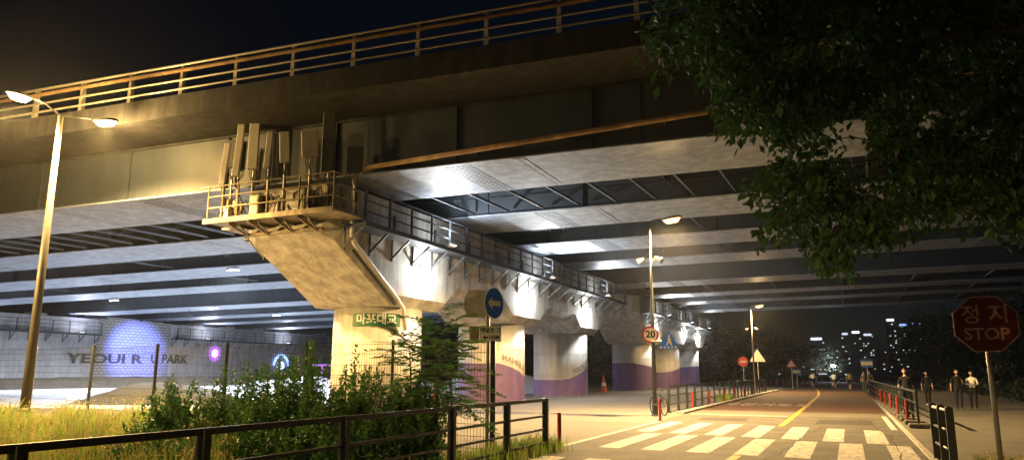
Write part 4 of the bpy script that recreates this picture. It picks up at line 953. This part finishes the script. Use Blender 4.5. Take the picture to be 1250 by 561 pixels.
for i, (x, y, h, w_) in enumerate([(14.5, 72, 8.5, 4.2), (20, 66, 9.5, 4.5), (9.5, 98, 8.5, 4.5), (17, 100, 10, 5), (27, 80, 9.5, 5), (12, 118, 10.5, 5.5), (25, 112, 11, 6), (34, 98, 10, 6)]):
    bg_tree((x, y, 0), h, w_, ['dark tree %s', 'dark rounded tree %s'][i // 4] % side[i % 4], 60 + i)
for i, (x, y, h, w_, lb) in enumerate([(-16, 122, 9, 5.5, 'dark tree behind the far pier by the red sign'), (-24, 128, 10, 6, 'dark tree seen between the two piers'), (-34, 112, 9, 6, 'dark tree seen between second and third columns'), (-11, 132, 8.5, 5, 'dark tree behind the farther street lamp'), (-46, 118, 9, 6, 'dark tree beyond the yard left of the columns'), (-20, 148, 10, 6.5, 'dark tree far behind the last columns'), (-5.5, 150, 6.5, 4.5, 'low dark tree left of the city lights')]):
    bg_tree((x, y, 0), h, w_, lb, 80 + i)
# low hedges along the bend
def hedge(pts, h, wd, label, seed):
    r_ = random.Random(seed); lf, st = MB(), MB(); t = thing('hedge', label, 'hedge', (0, 0, 0))
    for (x0, y0), (x1, y1) in zip(pts, pts[1:]):
        L = math.hypot(x1 - x0, y1 - y0)
        for i in range(int(L * 60)):
            q = r_.random(); p = Vector((x0 + (x1 - x0) * q, y0 + (y1 - y0) * q, 0)) + Vector((r_.gauss(0, wd * .4), r_.gauss(0, wd * .4), abs(r_.gauss(h * .5, h * .3))))
            leafquad(lf, p, rv(r_), rv(r_) + Vector((0, 0, .7)), .22, .15)
        for i in range(int(L)): q = r_.random(); p = Vector((x0 + (x1 - x0) * q, y0 + (y1 - y0) * q, 0)); st.tube([p, p + Vector((.05, 0, h * .7))], [.03, .01], 5)
    lf.build('foliage', 'leaf_far', t); st.build('stem', 'bark', t)
hedge([(-20, 108), (-10, 107), (-2, 103)], 1.5, 1.0, 'low dark hedge behind the row of delineators at the road end', 5)
hedge([(8.5, 34), (9.5, 60), (8, 95)], 1.1, 1.0, 'low dark hedge along the far side of the right pavement', 6)
hedge([(-58, 109), (-26, 104)], 2.2, 1.4, 'dark hedge along the back of the yard', 7)

# ------------------------------------------------------------------ bicycles
def bicycle(pos, rz, label, frame_m='chrome', lean=0.):
    t = thing('bicycle', label, 'bicycle', pos, rz); t.rotation_euler.x = lean       # rolls towards local +Y
    for y in (-.52, .52):
        wl = MB(); n, k = 28, 6; v = []; f = []
        for i in range(n):
            a = 2 * math.pi * i / n
            for j in range(k):
                b = 2 * math.pi * j / k; rr_ = .325 + .02 * math.cos(b); v.append((.02 * math.sin(b), y + rr_ * math.cos(a), .345 + rr_ * math.sin(a)))
        for i in range(n):
            for j in range(k): f.append((i * k + j, ((i + 1) % n) * k + j, ((i + 1) % n) * k + (j + 1) % k, i * k + (j + 1) % k))
        wh = wl.add(v, f).build('wheel', 'rubber', t, smooth=True)
        sp_ = MB()
        for i in range(14):
            a = 2 * math.pi * i / 14; sp_.tube([(.015 * (-1) ** i, y, .345), (0, y + .30 * math.cos(a), .345 + .30 * math.sin(a))], .002, 3, cap=False)
        sp_.tube([(-.04, y, .345), (.04, y, .345)], .02, 8); sp_.build('spokes', 'chrome', wh)
    fr = MB(); bb, seat, head, rear, front = (0, -.08, .30), (0, -.22, .78), (0, .36, .80), (0, -.52, .345), (0, .52, .345)
    for a, b, r_ in ((bb, seat, .017), (seat, head, .017), (bb, head, .02), (bb, rear, .012), (seat, rear, .010), (head, front, .014), (head, (0, .33, .98), .015)): fr.tube([a, b], r_, 8)
    fr.build('frame', frame_m, t)
    sd = MB().tube([(0, -.22, .78), (0, -.25, .93)], .013, 8); sd.build('seat_post', 'chrome', t)
    mb = MB(); mb.prism([(-.09, .93), (.09, .93), (.05, .985), (-.05, .985)], -.40, -.14); mb.build('saddle', 'rubber', t, fix=True, bevel=.01)
    MB().tube([(-.29, .26, 1.0), (-.18, .34, 1.0), (.18, .34, 1.0), (.29, .26, 1.0)], .013, 8).build('handlebar', 'rubber', t, smooth=True)
    cr = MB(); cr.tube([(-.06, -.08, .30), (.06, -.08, .30)], .015, 8); cr.bar((.06, -.08, .30), (.06, .05, .20), .012, .025); cr.bar((-.06, -.08, .30), (-.06, -.21, .40), .012, .025); cr.box((.10, .05, .20), (.09, .07, .02)); cr.box((-.10, -.21, .40), (.09, .07, .02)); cr.lathe([(.085, 0), (.085, .005)], 16, (0, -.08, .2975)); cr.build('crank', 'chrome', t)
    return t
bicycle((b1.x + .02, b1.y + .5, 0), R(36), 'parked bicycle leaning at the foot of the street lamp', 'steel_dark', R(0))

# ------------------------------------------------------------------ people
def person(pos, rz, label, J, cloth, hair='hair', h=1.72, bare_arm=True, shorts=False, group=None):
    """J overrides joints; local: faces -Y, up Z, metres for a 1.72 m figure"""
    P = dict(pel=(0, 0, .95), spi=(0, .0, 1.13), che=(0, .0, 1.32), nek=(0, .0, 1.46), hed=(0, -.015, 1.53),
             shL=(.17, .0, 1.40), elL=(.225, .03, 1.13), wrL=(.235, -.05, .90), haL=(.235, -.07, .83), shR=(-.17, .0, 1.40), elR=(-.225, .03, 1.13), wrR=(-.235, -.05, .90), haR=(-.235, -.07, .83),
             hiL=(.085, 0, .90), knL=(.095, -.02, .50), anL=(.095, .03, .09), toL=(.105, -.12, .045), hiR=(-.085, 0, .90), knR=(-.095, -.02, .50), anR=(-.095, .03, .09), toR=(-.105, -.12, .045))
    P.update(J); P = {k: Vector(v) for k, v in P.items()}
    rad = dict(pel=.135, spi=.125, che=.135, nek=.058, hed=.052, sh=.065, el=.045, wr=.030, ha=.038, hi=.088, kn=.060, an=.042, to=.036)
    names = list(P); edges = [('pel', 'spi'), ('spi', 'che'), ('che', 'nek'), ('nek', 'hed')]
    for s in 'LR': edges += [('che', 'sh' + s), ('sh' + s, 'el' + s), ('el' + s, 'wr' + s), ('wr' + s, 'ha' + s), ('pel', 'hi' + s), ('hi' + s, 'kn' + s), ('kn' + s, 'an' + s), ('an' + s, 'to' + s)]
    me = bpy.data.meshes.new('skeleton'); me.from_pydata([P[k] for k in names], [(names.index(a), names.index(b)) for a, b in edges], [])
    o = bpy.data.objects.new('skeleton', me); COL.objects.link(o)
    mo = o.modifiers.new('skin', 'SKIN'); ss = o.modifiers.new('sub', 'SUBSURF'); ss.levels = ss.render_levels = 2
    for i, k in enumerate(names):
        r_ = rad[k] if k in rad else rad[k[:2]]; sv = me.skin_vertices[0].data[i]
        sv.radius = (r_, r_ * (.78 if k in ('pel', 'spi', 'che') else 1)); sv.use_root = k == 'pel'
    bpy.context.view_layer.update()
    body = bpy.data.meshes.new_from_object(o.evaluated_get(bpy.context.evaluated_depsgraph_get())); bpy.data.objects.remove(o)
    bm = bmesh.new(); bm.from_mesh(body)
    # head with nose, ears, chin
    hc = P['hed'] + Vector((0, -.01, .11)); hd = bmesh.ops.create_uvsphere(bm, u_segments=18, v_segments=14, radius=1.0)
    for v in hd['verts']:
        x, y, z = v.co; k = 1 - .22 * max(0, -z); q = Vector((x * .076 * k, y * .095 * k, z * .118))
        if y < -.75 and abs(x) < .28 and -.35 < z < .2: q.y -= .022
        if abs(x) > .9 and abs(z) < .35: q.x *= 1.16
        if y < -.6 and .05 < z < .32 and .2 < abs(x) < .55: q.y += .010
        v.co = hc + q
    # fingers
    def chain(pts, r_):
        mb = MB().tube(pts, r_, 6); vs_ = [bm.verts.new(p) for p in mb.v]
        for f in mb.f:
            try: bm.faces.new([vs_[i] for i in f])
            except ValueError: pass
    for s in 'LR':
        d = (P['ha' + s] - P['wr' + s]).normalized(); sx = 1 if s == 'L' else -1; fw = Vector((0, -1, 0)); fw = (fw - d * fw.dot(d)).normalized()
        for k, L in enumerate((.066, .076, .070, .056)):
            b = P['ha' + s] + d * .018 + fw * (.024 - .016 * k); chain([b, b + d * L * .5 + Vector((-sx * .004, 0, 0)), b + d * L * .9 + Vector((-sx * .02, 0, 0))], [.009, .008, .006])
        b = P['ha' + s] - d * .02 + fw * .03; chain([b, b + d * .025 + fw * .03, b + d * .055 + fw * .035], [.010, .009, .007])
    # materials by nearest bone
    segs = [('pel', 'spi', 1), ('spi', 'che', 1), ('che', 'nek', 1), ('nek', 'hed', 0)]
    for s in 'LR': segs += [('che', 'sh' + s, 1), ('sh' + s, 'el' + s, 1), ('el' + s, 'wr' + s, 0 if bare_arm else 1), ('wr' + s, 'ha' + s, 0), ('pel', 'hi' + s, 2), ('hi' + s, 'kn' + s, 2), ('kn' + s, 'an' + s, 0 if shorts else 2), ('an' + s, 'to' + s, 3)]
    for f in bm.faces:
        c = f.calc_center_median(); best = (9, 0)
        if (c - hc).length < .14: f.material_index = 0; f.smooth = True; continue
        for a, b, mi in segs:
            A, D = P[a], P[b] - P[a]; q = max(0, min(1, (c - A).dot(D) / max(1e-6, D.length_squared))); dd = (c - A - D * q).length
            if mi == 1 and a == 'pel' and q < .25: mi = 2
            if dd < best[0]: best = (dd, mi)
        f.material_index = best[1]; f.smooth = True
    bmesh.ops.scale(bm, vec=(h / 1.72,) * 3, verts=bm.verts)
    body.materials.clear()
    for mm in ('skin',) + tuple(cloth): body.materials.append(MATS[mm])
    bm.to_mesh(body); bm.free()
    body.name = 'body'; t = thing('person', label, 'person', pos, rz, group); link('body', body, t)
    # hair cap
    hb = bmesh.new(); bmesh.ops.create_uvsphere(hb, u_segments=16, v_segments=12, radius=1.0)
    for v in hb.verts:
        x, y, z = v.co; v.co = (hc + Vector((x * .084, y * .102 + .010, z * .122 + .012)))
    bmesh.ops.delete(hb, geom=[v for v in hb.verts if (v.co - hc).z < .035 and (v.co - hc).y < .02 or (v.co - hc).z < -.06], context='VERTS')
    bmesh.ops.scale(hb, vec=(h / 1.72,) * 3, verts=hb.verts)
    hm = bpy.data.meshes.new('hair'); hb.to_mesh(hm); hb.free(); hm.materials.append(MATS[hair])
    for p_ in hm.polygons: p_.use_smooth = True
    link('hair', hm, t)
    return t
walk = dict(knL=(.09, -.14, .52), anL=(.09, -.16, .10), toL=(.10, -.31, .06), knR=(-.09, .02, .50), anR=(-.09, .24, .14), toR=(-.10, .12, .05), elL=(.23, .08, 1.14), wrL=(.23, .10, .90), haL=(.23, .10, .83), elR=(-.23, -.02, 1.13), wrR=(-.23, -.14, .92), haR=(-.23, -.17, .86))
hold = dict(elR=(-.23, .02, 1.14), wrR=(-.10, -.20, 1.16), haR=(-.05, -.23, 1.19), elL=(.23, .02, 1.14), wrL=(.10, -.20, 1.12), haL=(.06, -.24, 1.15))
bent = dict(elR=(-.25, .03, 1.14), wrR=(-.30, -.05, .92), haR=(-.31, -.08, .86), elL=(.24, .0, 1.14), wrL=(.16, -.20, 1.20), haL=(.13, -.22, 1.25))
pg = 'people walking on the right pavement'
def gz(x, y): p = on_ground(x, y, .022); return (p.x, p.y, .022)
person(gz(1109, 507), R(-6), 'person in black walking beside the right railing', walk, ('cloth_black', 'cloth_black', 'shoe_dark'), h=1.74, group=pg)
person(gz(1134, 495), R(5), 'person in black shirt and white shoes walking on the pavement', {(k[:-1] + ('R' if k[-1] == 'L' else 'L')): (-v[0], v[1] * .7, v[2]) for k, v in walk.items()}, ('cloth_black', 'cloth_black', 'shoe_white'), h=1.66, group=pg)
person(gz(1172, 500), R(12), 'person in black walking left of the one in white', bent, ('cloth_black', 'cloth_navy', 'shoe_dark'), h=1.74, group=pg)
person(gz(1190, 500), R(-12), 'person in white long sleeved top near the stop sign pole', hold, ('cloth_white', 'cloth_black', 'shoe_dark'), h=1.68, bare_arm=False, group=pg)
pb = 'people far along the road'
person(gz(1056, 478), R(8), 'left person of the two standing under the blue board', {}, ('cloth_grey', 'cloth_grey', 'shoe_dark'), h=1.72, group=pb)
person(gz(1063.5, 478), R(-8), 'right person of the two standing under the blue board', {}, ('cloth_olive', 'cloth_grey', 'shoe_dark'), h=1.70, group=pb)
g_ = on_ground(1038, 475.5, .004); person((g_.x, g_.y, .004), R(170), 'walker in an olive top on the right side of the road', walk, ('cloth_olive', 'cloth_black', 'shoe_white'), h=1.74, shorts=True, group=pb)
ride = dict(pel=(0, .22, .99), spi=(0, .14, 1.14), che=(0, -.02, 1.30), nek=(0, -.10, 1.43), hed=(0, -.14, 1.49), shL=(.17, -.05, 1.36), elL=(.25, -.16, 1.15), wrL=(.27, -.27, 1.06), haL=(.27, -.31, 1.03), shR=(-.17, -.05, 1.36), elR=(-.25, -.16, 1.15), wrR=(-.27, -.27, 1.06), haR=(-.27, -.31, 1.03),
            hiL=(.09, .18, .96), knL=(.11, -.16, .78), anL=(.11, .17, .46), toL=(.11, .05, .42), hiR=(-.09, .18, .96), knR=(-.11, -.10, .60), anR=(-.11, -.02, .27), toR=(-.11, -.14, .23))
def cyclist(px_, py_, rz, lb, lp, cl, fm):
    g_ = on_ground(px_, py_, .01); pos = (g_.x, g_.y, .012)
    bicycle(pos, rz, lb, fm); person(pos, rz + math.pi, lp, ride, cl, h=1.72, shorts=True, group='cyclists on the road')
cyclist(993, 474.5, R(8), 'bicycle under the rider in a pale pink top', 'rider in a pale top cycling away on the left of the road', ('cloth_white', 'cloth_black', 'shoe_white'), 'steel_dark')
cyclist(1019, 476.5, R(2), 'bicycle under the rider in a light blue shirt', 'rider in a light blue shirt cycling away in mid road', ('cloth_blue', 'cloth_grey', 'shoe_dark'), 'steel_dark')

# ------------------------------------------------------------------ the city across the river
def tower(x0, x1, ytop, dist, label, lit=.2, roof=None, seed=1, colour='win_white', stripe_=0):
    r_ = random.Random(seed); a, b, c = at_y(x0, 455, dist), at_y(x1, 455, dist), at_y((x0 + x1) / 2, ytop, dist)
    w_, h = b.x - a.x, c.z; t = thing('tower_block', label, 'building', ((a.x + b.x) / 2, dist, 0), 0, 'far buildings across the river')
    MB().box2((-w_ / 2, 0, 0), (w_ / 2, w_ * .8, h)).build('wall', 'tower', t)
    MB().box2((-w_ * .3, w_ * .1, h + .01), (w_ * .3, w_ * .6, h + dist * .003)).build('plant_room', 'tower', t)
    s = dist / FPX; nx = max(2, int(w_ / (s * 2.2))); nz = max(2, int(h / (s * 2.4)))
    wn, ww = MB(), MB()
    for j in range(nz):
        row = r_.random() < stripe_
        for i in range(nx):
            if row and r_.random() < .8 or r_.random() < lit * .55:
                xx = -w_ / 2 + w_ * (i + .5) / nx; z = h * (j + .5) / nz; (wn if r_.random() < .7 else ww).box((xx, -.3, z), (w_ / nx * (.98 if row else .6), .5, h / nz * .42))
    if wn.v: tag(wn.build('lit_window', colour, t), kind='stuff')
    if ww.v: tag(ww.build('lit_window', 'win_warm', t), kind='stuff')
    if roof: MB().box((0, -.5, h + s * .8), (w_ * .7, .8, s * 2.2)).build('roof_sign', roof, t)
T = [(972, 983, 423, 620, .25, None, 'low block with scattered windows at the left end of the skyline', 0), (990, 1009, 414, 700, .15, 'win_bright', 'tower with bright horizontal bands left of the lamp glare', .35), (1011, 1028, 426, 760, .10, None, 'dim block right of the banded tower', 0),
     (1030, 1040, 408, 900, .12, 'win_white', 'slim dim tower with white roof light', 0), (1042, 1055, 406, 950, .2, 'win_bright', 'tower with a long white roof sign in mid skyline', 0), (1056, 1070, 409, 950, .22, 'win_white', 'twin block with small white roof lights', 0),
     (1086, 1099, 391, 900, .28, 'win_bright', 'tallest tower with a bright white crown', .08), (1101, 1114, 397, 940, .18, 'win_blue', 'tower with a blue lit roof beside the tallest', 0), (1115, 1133, 395, 980, .16, 'win_blue', 'broad tower with a blue lit slanting roof', 0),
     (1072, 1085, 428, 800, .08, None, 'low dim block below the tallest tower', 0), (1028, 1060, 436, 560, .08, None, 'long low dim building above the walkers', 0), (1088, 1106, 434, 600, .10, None, 'low dim block right of the blue board sign', 0),
     (950, 962, 432, 600, .10, None, 'small dim block above the end of the railing', 0), (896, 914, 425, 520, .06, 'win_white', 'small dim block behind the no entry sign', 0)]
for i, (a, b, y, d, lit, rf, lb, sv) in enumerate(T): tower(a, b, y, d, lb, lit, rf, 30 + i, stripe_=sv)
# far riverside floodlight
fl = at_y(1017, 446, 150); ft = thing('mast_light', 'dazzling white light on a mast beyond the cyclists', 'light', (fl.x, fl.y, 0))
MB().tube([(0, 0, 0), (0, 0, fl.z)], .06, 8).build('mast', 'pole_dark', ft); MB().lathe([(.05, -.22), (.34, -.12), (.36, .12), (.05, .22)], 14, (0, -.1, fl.z)).build('lamp_head', 'lamp_cool', ft)
lamp(ft, 'POINT', (0, -.7, fl.z), 900, COOL, .2)

# ------------------------------------------------------------------ night haze in the air
hz = MB().box2((-180, -45, -1.2), (160, 1250, 190)).build('haze', 'tower', None)
hm_ = bpy.data.materials.new('haze_air'); hm_.use_nodes = True; hm_.node_tree.nodes.clear()
pv = hm_.node_tree.nodes.new('ShaderNodeVolumePrincipled'); ho = hm_.node_tree.nodes.new('ShaderNodeOutputMaterial')
pv.inputs['Color'].default_value = (.9, .92, .95, 1); pv.inputs['Density'].default_value = .0003; pv.inputs['Anisotropy'].default_value = .86
hm_.node_tree.links.new(pv.outputs[0], ho.inputs['Volume']); hz.data.materials.clear(); hz.data.materials.append(hm_)
tag(hz, 'thin night haze filling the air around the lamps', 'haze', None, 'stuff')
